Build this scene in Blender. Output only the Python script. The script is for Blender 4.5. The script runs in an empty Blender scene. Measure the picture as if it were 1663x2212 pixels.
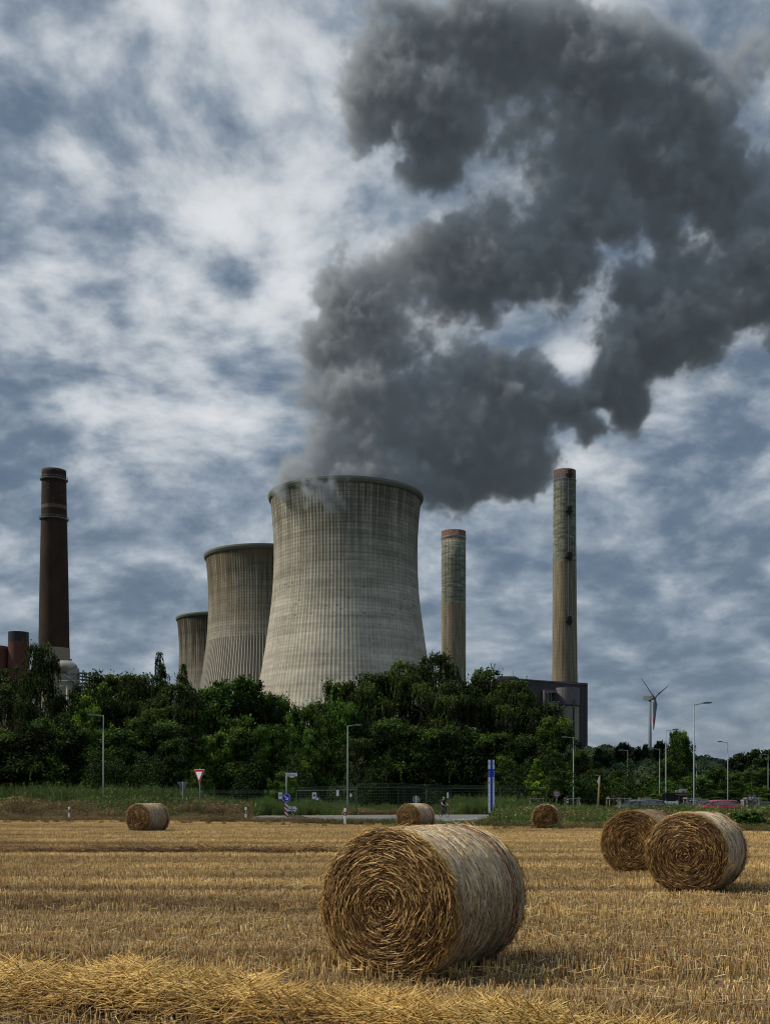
import bpy, bmesh, math, random
import numpy as np
from mathutils import Vector, Matrix

random.seed(7)
RNG = np.random.default_rng(11)
SC = bpy.context.scene
COL = SC.collection
F, CX, HV, H = 2400.0, 831.5, 1724.0, 1.67     # focal length, centre, horizon (in units of a 1663 x 2212 frame), eye height


def gy(v): return F * H / (v - HV)
def at(u, Y, z=0.0): return Vector(((u - CX) / F * Y, Y, z))
def up(v, Y): return (HV - v) / F * Y + H
def gp(u, v):
    Y = gy(v); return at(u, Y)
def rad(a): return math.radians(a)

# ------------------------------------------------------------------ materials
class NT:
    def __init__(s, tree): s.t = tree; s.n = tree.nodes; s.l = tree.links
    def new(s, typ, **kw):
        n = s.n.new(typ)
        for k, v in kw.items(): setattr(n, k, v)
        return n
    def put(s, sock, val):
        if isinstance(val, bpy.types.NodeSocket): s.l.new(val, sock)
        elif val is not None:
            if isinstance(val, (tuple, list)) and len(val) == 3 and sock.type == 'RGBA': val = (*val, 1)
            if isinstance(val, (int, float)) and sock.type == 'RGBA': val = (val, val, val, 1)
            if isinstance(val, (int, float)) and sock.type == 'VECTOR': val = (val, val, val)
            sock.default_value = val
    def math(s, op, a, b=None, c=None, clamp=False):
        n = s.new('ShaderNodeMath', operation=op, use_clamp=clamp)
        for i, x in enumerate((a, b, c)):
            if x is not None: s.put(n.inputs[i], x)
        return n.outputs[0]
    def vec(s, op, a, b=None, c=None, scale=None):
        n = s.new('ShaderNodeVectorMath', operation=op)
        for i, x in enumerate((a, b, c)):
            if x is not None: s.put(n.inputs[i], x)
        if scale is not None: s.put(n.inputs['Scale'], scale)
        return n.outputs['Value'] if op in ('DOT_PRODUCT', 'LENGTH', 'DISTANCE') else n.outputs['Vector']
    def noise(s, vec, scale=5, detail=4, rough=.5, dist=0, col=False):
        n = s.new('ShaderNodeTexNoise'); s.put(n.inputs['Vector'], vec)
        n.inputs['Scale'].default_value = scale; n.inputs['Detail'].default_value = detail
        n.inputs['Roughness'].default_value = rough; n.inputs['Distortion'].default_value = dist
        return n.outputs['Color'] if col else n.outputs[0]
    def ramp(s, fac, stops, interp='LINEAR'):
        n = s.new('ShaderNodeValToRGB'); cr = n.color_ramp; cr.interpolation = interp
        while len(cr.elements) < len(stops): cr.elements.new(0.5)
        for e, (p, c) in zip(cr.elements, stops):
            e.position = p; e.color = (*c, 1) if isinstance(c, (tuple, list)) else (c, c, c, 1)
        s.put(n.inputs[0], fac); return n.outputs[0]
    def mix(s, fac, a, b, mode='MIX'):
        n = s.new('ShaderNodeMix', data_type='RGBA', blend_type=mode)
        s.put(n.inputs[0], fac); s.put(n.inputs[6], a); s.put(n.inputs[7], b); return n.outputs[2]
    def mr(s, v, a, b, c=0., d=1., smooth=False):
        n = s.new('ShaderNodeMapRange'); n.interpolation_type = 'SMOOTHSTEP' if smooth else 'LINEAR'
        s.put(n.inputs[0], v)
        for i, x in enumerate((a, b, c, d)): n.inputs[i + 1].default_value = x
        return n.outputs[0]
    def sep(s, v):
        n = s.new('ShaderNodeSeparateXYZ'); s.put(n.inputs[0], v); return n.outputs
    def comb(s, x, y, z):
        n = s.new('ShaderNodeCombineXYZ')
        for i, q in enumerate((x, y, z)): s.put(n.inputs[i], q)
        return n.outputs[0]
    def mapv(s, v, scale=(1, 1, 1), loc=(0, 0, 0)):
        n = s.new('ShaderNodeMapping'); s.put(n.inputs[0], v)
        n.inputs['Scale'].default_value = scale; n.inputs['Location'].default_value = loc; return n.outputs[0]


def material(name, fn=None, color=(.5, .5, .5), rough=.7, metal=0., spec=.3, trans=None):
    m = bpy.data.materials.new(name); m.use_nodes = True
    t = NT(m.node_tree); b = m.node_tree.nodes['Principled BSDF']
    b.inputs['Roughness'].default_value = rough; b.inputs['Metallic'].default_value = metal
    b.inputs['Specular IOR Level'].default_value = spec
    b.inputs['Base Color'].default_value = (*color, 1)
    if fn:
        c = fn(t, b)
        if c is not None: t.put(b.inputs['Base Color'], c)
    else:
        tc = t.new('ShaderNodeTexCoord').outputs['Object']
        n = t.noise(tc, 3, 5, .6)
        c = t.mix(n, tuple(x * .72 for x in color), tuple(min(1, x * 1.2) for x in color))
        t.put(b.inputs['Base Color'], c)
    if trans:   # thin leaves and straw let some light through
        out = m.node_tree.nodes['Material Output']
        tr = t.new('ShaderNodeBsdfTranslucent'); mx = t.new('ShaderNodeMixShader'); mx.inputs[0].default_value = trans
        src = b.inputs['Base Color'].links[0].from_socket
        t.l.new(src, tr.inputs[0]); t.l.new(b.outputs[0], mx.inputs[1]); t.l.new(tr.outputs[0], mx.inputs[2])
        t.l.new(mx.outputs[0], out.inputs['Surface'])
    return m

def attr(t, name):
    n = t.new('ShaderNodeAttribute'); n.attribute_name = name; return n.outputs['Fac']
def objco(t): return t.new('ShaderNodeTexCoord').outputs['Object']
def worldpos(t): return t.new('ShaderNodeNewGeometry').outputs['Position']

def f_straw(dark, mid, light, lo=.25, bands=False, amp=.5):
    def fn(t, b):
        c = t.ramp(attr(t, 'tint'), [(0, dark), (.5, mid), (1, light)])
        p = worldpos(t)
        n = t.noise(p, 1.3, 3, .6)
        c = t.mix(1.0, c, t.ramp(n, [(.3, 1 - amp), (.7, 1.)]), 'MULTIPLY')
        if bands:
            q = t.noise(t.mapv(p, (.03, .55, 0)), 1, 4, .65)
            c = t.mix(1.0, c, t.ramp(q, [(.36, (.34, .29, .27)), (.5, (.85, .83, .8)), (.66, (1.25, 1.2, 1.12))]), 'MULTIPLY')
            q2 = t.noise(t.mapv(p, (.12, 2.2, 0)), 1, 2, .5)
            c = t.mix(1.0, c, t.ramp(q2, [(.35, .68), (.6, 1.1)]), 'MULTIPLY')
        return c
    return fn

M = {}
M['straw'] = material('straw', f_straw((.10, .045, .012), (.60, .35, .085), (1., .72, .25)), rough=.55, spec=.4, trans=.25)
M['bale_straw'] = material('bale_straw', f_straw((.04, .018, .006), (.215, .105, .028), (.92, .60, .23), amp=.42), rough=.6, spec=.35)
M['bale_base'] = material('bale_base', lambda t, b: t.ramp(t.noise(t.mapv(objco(t), (9, 9, 9)), 4, 6, .7), [(.3, (.015, .008, .003)), (.7, (.11, .06, .02))]), rough=.9)
M['net'] = material('bale_net', f_straw((.11, .075, .04), (.48, .37, .24), (1., .86, .62), amp=.5), rough=.6, spec=.3)
def _netbase(t, b):
    o = objco(t)
    s = t.sep(o)
    ang = t.math('ARCTAN2', s[2], s[0])
    q = t.noise(t.comb(t.math('MULTIPLY', ang, 2.2), t.math('MULTIPLY', s[1], 55), 0), 1, 5, .7)
    q2 = t.noise(o, 7, 4, .6)
    c = t.ramp(q, [(.35, (.03, .022, .015)), (.5, (.17, .13, .09)), (.7, (.42, .37, .30))])
    return t.mix(t.math('MULTIPLY', q2, .6), c, (.30, .21, .11))
M['net_base'] = material('net_base', _netbase, rough=.8)
M['red_band'] = material('red_twine', f_straw((.10, .03, .015), (.30, .09, .05), (.62, .30, .18)), rough=.6)
M['dark_band'] = material('dark_twine', f_straw((.02, .015, .01), (.07, .05, .035), (.3, .2, .1)), rough=.7)
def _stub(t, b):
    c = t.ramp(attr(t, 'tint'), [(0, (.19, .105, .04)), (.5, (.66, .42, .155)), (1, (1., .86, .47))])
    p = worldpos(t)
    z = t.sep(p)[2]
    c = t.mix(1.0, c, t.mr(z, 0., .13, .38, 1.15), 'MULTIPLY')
    q = t.noise(t.mapv(p, (.035, .50, 0)), 1, 4, .65)
    c = t.mix(1.0, c, t.ramp(q, [(.36, (.50, .43, .40)), (.48, (.92, .9, .88)), (.66, (1.2, 1.17, 1.1))]), 'MULTIPLY')
    q2 = t.noise(t.mapv(p, (.15, 2.6, 0)), 1, 2, .5)
    return t.mix(1.0, c, t.ramp(q2, [(.35, .72), (.6, 1.1)]), 'MULTIPLY')
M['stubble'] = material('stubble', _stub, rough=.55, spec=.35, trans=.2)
def _field(t, b):
    p = worldpos(t)
    c = t.ramp(t.noise(p, 30, 6, .7), [(.3, (.035, .02, .01)), (.55, (.14, .085, .035)), (.8, (.4, .26, .11))])
    q = t.noise(t.mapv(p, (.035, .5, 0)), 1, 4, .65)
    return t.mix(1.0, c, t.ramp(q, [(.36, .5), (.6, 1.2)]), 'MULTIPLY')
M['field'] = material('field', _field, rough=.95)
M['ground'] = material('ground', lambda t, b: t.ramp(t.noise(worldpos(t), .12, 8, .65), [(.3, (.018, .028, .01)), (.55, (.045, .055, .018)), (.75, (.10, .085, .04))]), rough=.95)
M['asphalt'] = material('asphalt', lambda t, b: t.mix(t.noise(t.mapv(worldpos(t), (.15, 1.2, 1)), 1, 5, .6), t.ramp(t.noise(worldpos(t), 30, 4, .7), [(.3, .05), (.7, .11)]), (.11, .11, .10)), rough=.85)
M['kerb'] = material('kerb_white', color=(.70, .70, .66), rough=.7)

def leafmat(name, dark, mid, light, trans=.22):
    def fn(t, b):
        inf = t.new('ShaderNodeObjectInfo')
        a = t.math('ADD', attr(t, 'tint'), t.math('MULTIPLY', t.math('SUBTRACT', inf.outputs['Random'], .5), .22))
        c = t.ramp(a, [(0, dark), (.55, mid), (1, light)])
        q = t.noise(worldpos(t), .18, 3, .6)
        return t.mix(1.0, c, t.ramp(q, [(.32, .5), (.68, 1.25)]), 'MULTIPLY')
    return material(name, fn, rough=.7, spec=.12, trans=trans)
M['leaf_birch'] = leafmat('leaf_birch', (.006, .010, .002), (.036, .060, .012), (.14, .19, .035))
M['leaf_dark'] = leafmat('leaf_dark', (.003, .007, .001), (.026, .052, .009), (.13, .21, .026))
M['leaf_green'] = leafmat('leaf_green', (.007, .016, .002), (.036, .085, .010), (.14, .24, .03))
M['leaf_lime'] = leafmat('leaf_lime', (.03, .055, .006), (.10, .18, .018), (.26, .38, .05), .3)
M['leaf_far'] = leafmat('leaf_far', (.004, .008, .003), (.018, .034, .010), (.05, .085, .022), .08)
M['bark'] = material('bark', color=(.10, .075, .05), rough=.9)
M['bark_birch'] = material('bark_birch', lambda t, b: t.ramp(t.noise(t.mapv(objco(t), (1, 1, 4)), 2, 3), [(.4, (.07, .06, .05)), (.5, (.42, .38, .32))]), rough=.8)
def grassmat(name, dark, mid, light):
    def fn(t, b):
        c = t.ramp(attr(t, 'tint'), [(0, dark), (.5, mid), (1, light)])
        q = t.noise(worldpos(t), .25, 4, .6)
        return t.mix(1.0, c, t.ramp(q, [(.3, .5), (.7, 1.25)]), 'MULTIPLY')
    return material(name, fn, rough=.7, spec=.2, trans=.25)
M['grass_green'] = grassmat('grass_green', (.018, .034, .007), (.075, .125, .026), (.20, .27, .08))
M['grass_brown'] = grassmat('grass_brown', (.05, .036, .016), (.19, .135, .06), (.42, .32, .15))
M['galv'] = material('galvanised_steel', color=(.17, .20, .21), rough=.6, metal=.3)
M['grey_metal'] = material('grey_metal', color=(.17, .19, .20), rough=.5, metal=.4)
M['dark'] = material('dark_plastic', color=(.015, .015, .017), rough=.5)
M['white'] = material('white_paint', color=(.78, .78, .76), rough=.5)
M['signwhite'] = material('sign_white', color=(.62, .64, .70), rough=.4)
M['red'] = material('sign_red', color=(.26, .010, .022), rough=.5)
M['blue'] = material('sign_blue', color=(.008, .035, .42), rough=.4)
M['black'] = material('black_paint', color=(.012, .012, .013), rough=.5)
M['wood'] = material('grey_wood', lambda t, b: t.ramp(t.noise(t.mapv(objco(t), (8, 8, 1)), 4, 4), [(.3, (.14, .12, .10)), (.7, (.34, .31, .26))]), rough=.85)
M['pole_wood'] = material('brown_wood', color=(.20, .14, .06), rough=.85)
M['fence'] = material('fence_green', color=(.035, .07, .05), rough=.6)
M['skin'] = material('skin', color=(.42, .24, .17), rough=.6)
M['glass'] = material('car_glass', color=(.015, .02, .024), rough=.2, spec=.35)
M['rubber'] = material('rubber', color=(.012, .012, .012), rough=.8)
M['rim'] = material('alloy', color=(.35, .35, .37), rough=.35, metal=.8)
M['lampglass'] = material('clear_lamp', color=(.7, .72, .75), rough=.15, spec=.8)
M['carblack'] = material('black_car_paint', color=(.012, .016, .02), rough=.35, spec=.35)
M['carred'] = material('red_car_paint', color=(.30, .008, .025), rough=.4, spec=.3)
M['cargrey'] = material('grey_car_paint', color=(.05, .055, .055), rough=.25, spec=.7)
M['flower'] = material('flower_yellow', color=(.75, .62, .18), rough=.6)
M['flower_white'] = material('flower_white', color=(.75, .74, .66), rough=.6)

# concrete shells -----------------------------------------------------------
def tower_mat(name, nr, top, stain, band=None, warm=0.):
    def fn(t, b):
        o = objco(t); s = t.sep(o)
        ang = t.math('ARCTAN2', s[0], t.math('MULTIPLY', s[1], -1))
        z = s[2]
        w = t.comb(t.math('MULTIPLY', ang, 32), t.math('MULTIPLY', z, 1.), 0)
        # slabs
        q = t.noise(t.mapv(w, (.045, .10, 1)), 1, 5, .65)
        base = t.ramp(q, [(.25, (.235, .222, .195)), (.5, (.345, .328, .293)), (.78, (.455, .435, .395))])
        # vertical drips
        dr = t.noise(t.mapv(w, (.6, .022, 1)), 1, 4, .6)
        drm = t.mr(dr, .38, .62)
        topm = t.mr(t.math('ADD', z, t.math('MULTIPLY', dr, 30)), 85, 140)
        base = t.mix(t.math('MULTIPLY', t.math('SUBTRACT', 1.15, drm, clamp=True), t.math('ADD', t.math('MULTIPLY', topm, stain), .18), clamp=True), base, (.05, .045, .035))
        # horizontal lift bands
        hb = t.noise(t.comb(t.math('MULTIPLY', ang, .8), 0, t.math('MULTIPLY', z, .35)), 1, 3, .6)
        base = t.mix(1.0, base, t.ramp(hb, [(.36, .74), (.6, 1.1)]), 'MULTIPLY')
        cell = t.new('ShaderNodeTexWhiteNoise', noise_dimensions='2D')
        t.put(cell.inputs[0], t.comb(t.math('FLOOR', t.math('MULTIPLY', ang, nr / 2 / math.pi)), t.math('FLOOR', t.math('DIVIDE', z, 1.5)), 0))
        base = t.mix(1.0, base, t.mr(cell.outputs[0], 0, 1, .90, 1.08), 'MULTIPLY')
        # dark blotch marks
        cm = t.math('MULTIPLY', t.math('GREATER_THAN', cell.outputs[0], .965), t.math('MULTIPLY', t.mr(t.math('ABSOLUTE', t.math('SUBTRACT', z, 82)), 4, 20, 1, 0), t.math('GREATER_THAN', t.math('FRACT', t.math('DIVIDE', z, 1.5)), .62)))
        base = t.mix(t.math('MULTIPLY', cm, .6), base, (.04, .04, .035))
        # rib shadow line and lift joints
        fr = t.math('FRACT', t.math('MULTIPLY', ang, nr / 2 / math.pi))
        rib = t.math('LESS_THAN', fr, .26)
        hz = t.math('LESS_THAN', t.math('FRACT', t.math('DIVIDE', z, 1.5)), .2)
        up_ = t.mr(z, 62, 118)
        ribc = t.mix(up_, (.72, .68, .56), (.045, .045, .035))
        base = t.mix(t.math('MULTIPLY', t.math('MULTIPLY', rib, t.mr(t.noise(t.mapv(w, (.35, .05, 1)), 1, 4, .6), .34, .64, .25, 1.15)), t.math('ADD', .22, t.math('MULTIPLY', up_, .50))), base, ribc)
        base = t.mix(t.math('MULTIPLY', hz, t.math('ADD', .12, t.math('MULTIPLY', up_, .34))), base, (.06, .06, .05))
        if warm:
            wq = t.noise(t.mapv(w, (.03, .05, 1)), 1, 3, .6)
            base = t.mix(t.math('MULTIPLY', t.math('MULTIPLY', t.mr(wq, .4, .62), t.mr(z, 80, 112)), warm), base, (.15, .115, .075))
        if band:
            edge = t.math('ADD', band, t.math('MULTIPLY', t.noise(t.mapv(w, (.2, 0, 0)), 1, 2), 1.2))
            lowm = t.math('LESS_THAN', z, edge)
            low = t.mix(t.math('LESS_THAN', fr, .17), (.115, .11, .10), (.56, .54, .49))
            low = t.mix(1.0, low, t.ramp(t.noise(t.mapv(w, (.12, .04, 1)), 1, 4), [(.3, .75), (.7, 1.15)]), 'MULTIPLY')
            base = t.mix(lowm, base, low)
        base = t.mix(1.0, base, (top, top * .985, top * .93), 'MULTIPLY')
        return base
    return material(name, fn, rough=.9, spec=.15)

def stack_mat(name, zsplit, ztop, rust=6.5):
    def fn(t, b):
        o = objco(t); s = t.sep(o); z = s[2]
        ang = t.math('ARCTAN2', s[0], t.math('MULTIPLY', s[1], -1))
        w = t.comb(t.math('MULTIPLY', ang, 8), z, 0)
        lowc = t.ramp(t.noise(t.mapv(w, (.5, .05, 1)), 1, 4, .6), [(.3, (.12, .10, .068)), (.7, (.25, .22, .155))])
        hb = t.noise(t.comb(t.math('MULTIPLY', ang, .9), 0, t.math('MULTIPLY', z, .55)), 1, 4, .7)
        topc = t.ramp(hb, [(.38, (.075, .085, .06)), (.52, (.18, .19, .15)), (.68, (.30, .31, .27))])
        topc = t.mix(t.mr(t.noise(t.mapv(w, (.9, .8, 1)), 1, 5, .7), .52, .62), topc, (.09, .10, .075))
        c = t.mix(t.math('GREATER_THAN', z, zsplit), lowc, topc)
        dr = t.noise(t.mapv(w, (1.1, .018, 1)), 1, 3, .6)
        c = t.mix(t.math('MULTIPLY', t.mr(dr, .50, .60), .6), c, (.05, .035, .025))
        jm = t.math('LESS_THAN', t.math('FRACT', t.math('DIVIDE', z, 2.4)), .18)
        c = t.mix(t.math('MULTIPLY', jm, .22), c, (.05, .045, .035))
        e = t.math('ADD', t.math('MULTIPLY', dr, rust * 1.3), ztop - rust * 1.5)
        rm = t.math('GREATER_THAN', z, e)
        rc = t.ramp(t.noise(t.mapv(w, (.6, .6, 1)), 1, 5, .7), [(.3, (.03, .018, .014)), (.6, (.13, .07, .05))])
        return t.mix(rm, c, rc)
    return material(name, fn, rough=.9, spec=.15)

def brick_mat(name, c1, c2, spots=None):
    def fn(t, b):
        o = objco(t); s = t.sep(o); z = s[2]
        ang = t.math('ARCTAN2', s[0], t.math('MULTIPLY', s[1], -1))
        w = t.comb(t.math('MULTIPLY', ang, 8), z, 0)
        c = t.ramp(t.noise(t.mapv(w, (.12, .06, 1)), 1, 5, .65), [(.3, c1), (.7, c2)])
        c = t.mix(1.0, c, t.ramp(t.noise(t.mapv(w, (1.5, 3., 1)), 1, 3, .7), [(.3, .7), (.7, 1.2)]), 'MULTIPLY')
        if spots:
            q = t.noise(t.mapv(w, (.35, 1.3, 1)), 1, 1, .5)
            m_ = t.math('MULTIPLY', t.math('GREATER_THAN', q, .69), t.math('GREATER_THAN', z, spots))
            c = t.mix(t.math('MULTIPLY', m_, .35), c, (.24, .21, .20))
        return c
    return material(name, fn, rough=.9, spec=.15)

# ------------------------------------------------------------------ mesh helpers
class MB:
    def __init__(s): s.v = []; s.f = []
    def add(s, vs, fs):
        o = len(s.v); s.v += [tuple(p) for p in vs]; s.f += [tuple(i + o for i in f) for f in fs]; return s
    def box(s, x0, x1, y0, y1, z0, z1, rz=0, piv=(0, 0)):
        vs = [(x, y, z) for z in (z0, z1) for (x, y) in ((x0, y0), (x1, y0), (x1, y1), (x0, y1))]
        if rz:
            c, q = math.cos(rz), math.sin(rz)
            vs = [(piv[0] + (x - piv[0]) * c - (y - piv[1]) * q, piv[1] + (x - piv[0]) * q + (y - piv[1]) * c, z) for x, y, z in vs]
        return s.add(vs, [(0, 3, 2, 1), (4, 5, 6, 7), (0, 1, 5, 4), (1, 2, 6, 5), (2, 3, 7, 6), (3, 0, 4, 7)])
    def tube(s, pts, rs, n=8, caps=True):
        pts = [Vector(p) for p in pts]
        if not isinstance(rs, (list, tuple)): rs = [rs] * len(pts)
        vs = []
        for i, p in enumerate(pts):
            d = (pts[min(i + 1, len(pts) - 1)] - pts[max(i - 1, 0)]).normalized()
            a = d.cross(Vector((0, 0, 1)) if abs(d.z) < .9 else Vector((0, 1, 0))).normalized(); b_ = d.cross(a)
            for k in range(n):
                t = 2 * math.pi * k / n
                vs.append(p + a * (rs[i] * math.cos(t)) + b_ * (rs[i] * math.sin(t)))
        fs = [(i * n + k, i * n + (k + 1) % n, (i + 1) * n + (k + 1) % n, (i + 1) * n + k) for i in range(len(pts) - 1) for k in range(n)]
        if caps: fs += [tuple(range(n - 1, -1, -1)), tuple(range((len(pts) - 1) * n, len(pts) * n))]
        return s.add(vs, fs)
    def prism(s, poly, a, b_, axis='y'):          # poly in the two other axes, from a to b_
        n = len(poly)
        def P(p, q):
            return (p[0], q, p[1]) if axis == 'y' else ((q, p[0], p[1]) if axis == 'x' else (p[0], p[1], q))
        vs = [P(p, a) for p in poly] + [P(p, b_) for p in poly]
        fs = [tuple(range(n)), tuple(range(2 * n - 1, n - 1, -1))] + [(i, i + n, (i + 1) % n + n, (i + 1) % n) for i in range(n)]
        return s.add(vs, fs)
    def lathe(s, prof, n=48, cx=0, cy=0, close=False):
        vs = [(cx + r * math.cos(2 * math.pi * k / n), cy + r * math.sin(2 * math.pi * k / n), z) for r, z in prof for k in range(n)]
        m = len(prof)
        fs = [(i * n + k, i * n + (k + 1) % n, ((i + 1) % m) * n + (k + 1) % n, ((i + 1) % m) * n + k) for i in range(m if close else m - 1) for k in range(n)]
        return s.add(vs, fs)
    def disc(s, c, r, nrm_y=-1, n=24, t=.01):    # round plate facing -y
        ring = [(c[0] + r * math.cos(2 * math.pi * k / n), c[2] + r * math.sin(2 * math.pi * k / n)) for k in range(n)]
        return s.prism(ring, c[1] - t / 2, c[1] + t / 2)
    def build(s, name, mat, parent=None, smooth=False, loc=None, rz=None, bevel=0):
        me = bpy.data.meshes.new(name); me.from_pydata(s.v, [], s.f)
        bm = bmesh.new(); bm.from_mesh(me); bmesh.ops.recalc_face_normals(bm, faces=bm.faces); bm.to_mesh(me); bm.free()
        me.materials.append(mat)
        if smooth: me.shade_smooth()
        o = bpy.data.objects.new(name, me); COL.objects.link(o)
        if parent: o.parent = parent
        if loc is not None: o.location = loc
        if rz is not None: o.rotation_euler.z = rz
        if bevel:
            bv = o.modifiers.new('bevel', 'BEVEL'); bv.width = bevel; bv.segments = 2
        return o

def tag(o, label=None, cat=None, group=None, kind=None):
    if label: o['label'] = label
    if cat: o['category'] = cat
    if group: o['group'] = group
    if kind: o['kind'] = kind
    return o
def empty(name, loc, rz=0):
    o = bpy.data.objects.new(name, None); COL.objects.link(o); o.location = loc; o.rotation_euler.z = rz; o.empty_display_size = .2
    return o
def copy_tree(o, parent=None):
    c = o.copy(); COL.objects.link(c); c.parent = parent
    for ch in list(o.children): copy_tree(ch, c)
    return c

def np_mesh(name, V, Q, tint=None, mat=None):
    me = bpy.data.meshes.new(name)
    V = np.asarray(V, np.float32).reshape(-1, 3); Q = np.asarray(Q, np.int32).reshape(-1, 4)
    me.vertices.add(len(V)); me.vertices.foreach_set('co', V.ravel())
    me.loops.add(Q.size); me.loops.foreach_set('vertex_index', Q.ravel())
    me.polygons.add(len(Q)); me.polygons.foreach_set('loop_start', np.arange(0, Q.size, 4, dtype=np.int32))
    me.update(calc_edges=True)
    if tint is not None:
        a = me.attributes.new('tint', 'FLOAT', 'POINT'); a.data.foreach_set('value', np.asarray(tint, np.float32).ravel())
    if mat: me.materials.append(mat)
    return me
def np_obj(name, me, parent=None):
    o = bpy.data.objects.new(name, me); COL.objects.link(o)
    if parent: o.parent = parent
    return o

def strands(P, R, tint, sides=3):
    """P (N,K,3) poly-lines, R (N,K) radii -> verts, quads, tint of thin round stems"""
    P = np.asarray(P, float); N, K, _ = P.shape
    d = P[:, -1] - P[:, 0]; d /= np.linalg.norm(d, axis=1, keepdims=True) + 1e-9
    ref = np.where(np.abs(d[:, 2:3]) < .8, np.array([[0, 0, 1.]]), np.array([[0, 1., 0]]))
    a = np.cross(d, ref); a /= np.linalg.norm(a, axis=1, keepdims=True) + 1e-9
    b = np.cross(d, a)
    th = np.arange(sides) * 2 * np.pi / sides + .5
    off = a[:, None, :] * np.cos(th)[None, :, None] + b[:, None, :] * np.sin(th)[None, :, None]
    V = P[:, :, None, :] + off[:, None] * np.asarray(R)[:, :, None, None]
    base = (np.arange(N) * K * sides)[:, None, None, None]
    k = np.arange(K - 1)[None, :, None, None] * sides
    j = np.arange(sides); jn = (j + 1) % sides
    q = np.stack([j, jn, jn + sides, j + sides], -1)[None, None]
    Q = base + k + q
    return V.reshape(-1, 3), Q.reshape(-1, 4), np.repeat(tint, K * sides)

def cards(C, A, B, tint):
    """leaf shaped quads: centres C, half length A, half width B (N,3)"""
    V = np.stack([C - A, C + B - A * .1, C + A, C - B - A * .1], 1)
    N = len(C)
    return V.reshape(-1, 3), np.arange(N * 4).reshape(-1, 4), np.repeat(tint, 4)

def merge(parts):
    Vs, Qs, Ts, o = [], [], [], 0
    for V, Q, T in parts:
        Vs.append(V); Qs.append(Q + o); Ts.append(T); o += len(V)
    return np.concatenate(Vs), np.concatenate(Qs), np.concatenate(Ts)

def unit(n, rng=RNG):
    v = rng.normal(size=(n, 3)); return v / np.linalg.norm(v, axis=1, keepdims=True)

# scatter by geometry nodes ------------------------------------------------
def scatter(name, pts, rot, scl, idx, meshes):
    col = bpy.data.collections.new(name + '_kinds')
    for i, me in enumerate(meshes):
        col.objects.link(bpy.data.objects.new('%s_clump_%02d' % (name, i), me))
    me = bpy.data.meshes.new(name); n = len(pts)
    me.vertices.add(n); me.vertices.foreach_set('co', np.asarray(pts, np.float32).ravel())
    a = me.attributes.new('rz', 'FLOAT', 'POINT'); a.data.foreach_set('value', np.asarray(rot, np.float32))
    a = me.attributes.new('sc', 'FLOAT_VECTOR', 'POINT'); a.data.foreach_set('vector', np.asarray(scl, np.float32).ravel())
    a = me.attributes.new('pick', 'INT', 'POINT'); a.data.foreach_set('value', np.asarray(idx, np.int32))
    o = bpy.data.objects.new(name, me); COL.objects.link(o)
    g = bpy.data.node_groups.new(name + '_scatter', 'GeometryNodeTree')
    g.interface.new_socket('Geometry', in_out='INPUT', socket_type='NodeSocketGeometry')
    g.interface.new_socket('Geometry', in_out='OUTPUT', socket_type='NodeSocketGeometry')
    t = NT(g)
    gi = t.new('NodeGroupInput'); go = t.new('NodeGroupOutput')
    ci = t.new('GeometryNodeCollectionInfo'); ci.inputs[0].default_value = col
    ci.inputs['Separate Children'].default_value = True; ci.inputs['Reset Children'].default_value = True
    def na(nm, dt):
        q = t.new('GeometryNodeInputNamedAttribute', data_type=dt); q.inputs[0].default_value = nm
        return q.outputs[0]
    ip = t.new('GeometryNodeInstanceOnPoints')
    t.l.new(gi.outputs[0], ip.inputs['Points']); t.l.new(ci.outputs[0], ip.inputs['Instance'])
    ip.inputs['Pick Instance'].default_value = True
    t.l.new(na('pick', 'INT'), ip.inputs['Instance Index'])
    cz = t.new('ShaderNodeCombineXYZ'); t.l.new(na('rz', 'FLOAT'), cz.inputs[2])
    er = t.new('FunctionNodeEulerToRotation'); t.l.new(cz.outputs[0], er.inputs[0])
    t.l.new(er.outputs[0], ip.inputs['Rotation'])
    t.l.new(na('sc', 'FLOAT_VECTOR'), ip.inputs['Scale'])
    t.l.new(ip.outputs[0], go.inputs[0])
    md = o.modifiers.new('scatter', 'NODES'); md.node_group = g
    return o

# ================================================================== camera, sun, sky
cam = bpy.data.cameras.new('camera'); co = bpy.data.objects.new('camera', cam); COL.objects.link(co)
co.location = (0, 0, H); co.rotation_euler = (rad(90), 0, 0)
cam.sensor_fit = 'VERTICAL'; cam.sensor_height = 36; cam.sensor_width = 27
cam.lens = 36 * F / 2212; cam.shift_y = (HV - 1106) / 2212 ; cam.clip_end = 12000; cam.clip_start = .05
SC.camera = co
SC.view_settings.view_transform = 'Standard'; SC.view_settings.look = 'None'; SC.view_settings.exposure = 0
SC.cycles.use_denoising = True; SC.cycles.pixel_filter_type = 'BLACKMAN_HARRIS'; SC.cycles.filter_width = 1.15
try: SC.cycles.denoiser = 'OPENIMAGEDENOISE'
except Exception: pass
SC.cycles.max_bounces = 6; SC.cycles.diffuse_bounces = 2; SC.cycles.glossy_bounces = 2
SC.cycles.transmission_bounces = 2; SC.cycles.volume_bounces = 2; SC.cycles.transparent_max_bounces = 8
SC.cycles.volume_step_rate = 1.6; SC.cycles.volume_max_steps = 256
SC.cycles.sample_clamp_indirect = 6

SUN = Vector((-.70, .04, .80)).normalized()
sl = bpy.data.lights.new('sun', 'SUN'); so = bpy.data.objects.new('sun', sl); COL.objects.link(so)
sl.energy = 4.6; sl.angle = rad(10); sl.color = (1.0, .90, .72)
so.rotation_euler = (-SUN).to_track_quat('-Z', 'Y').to_euler()

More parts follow.
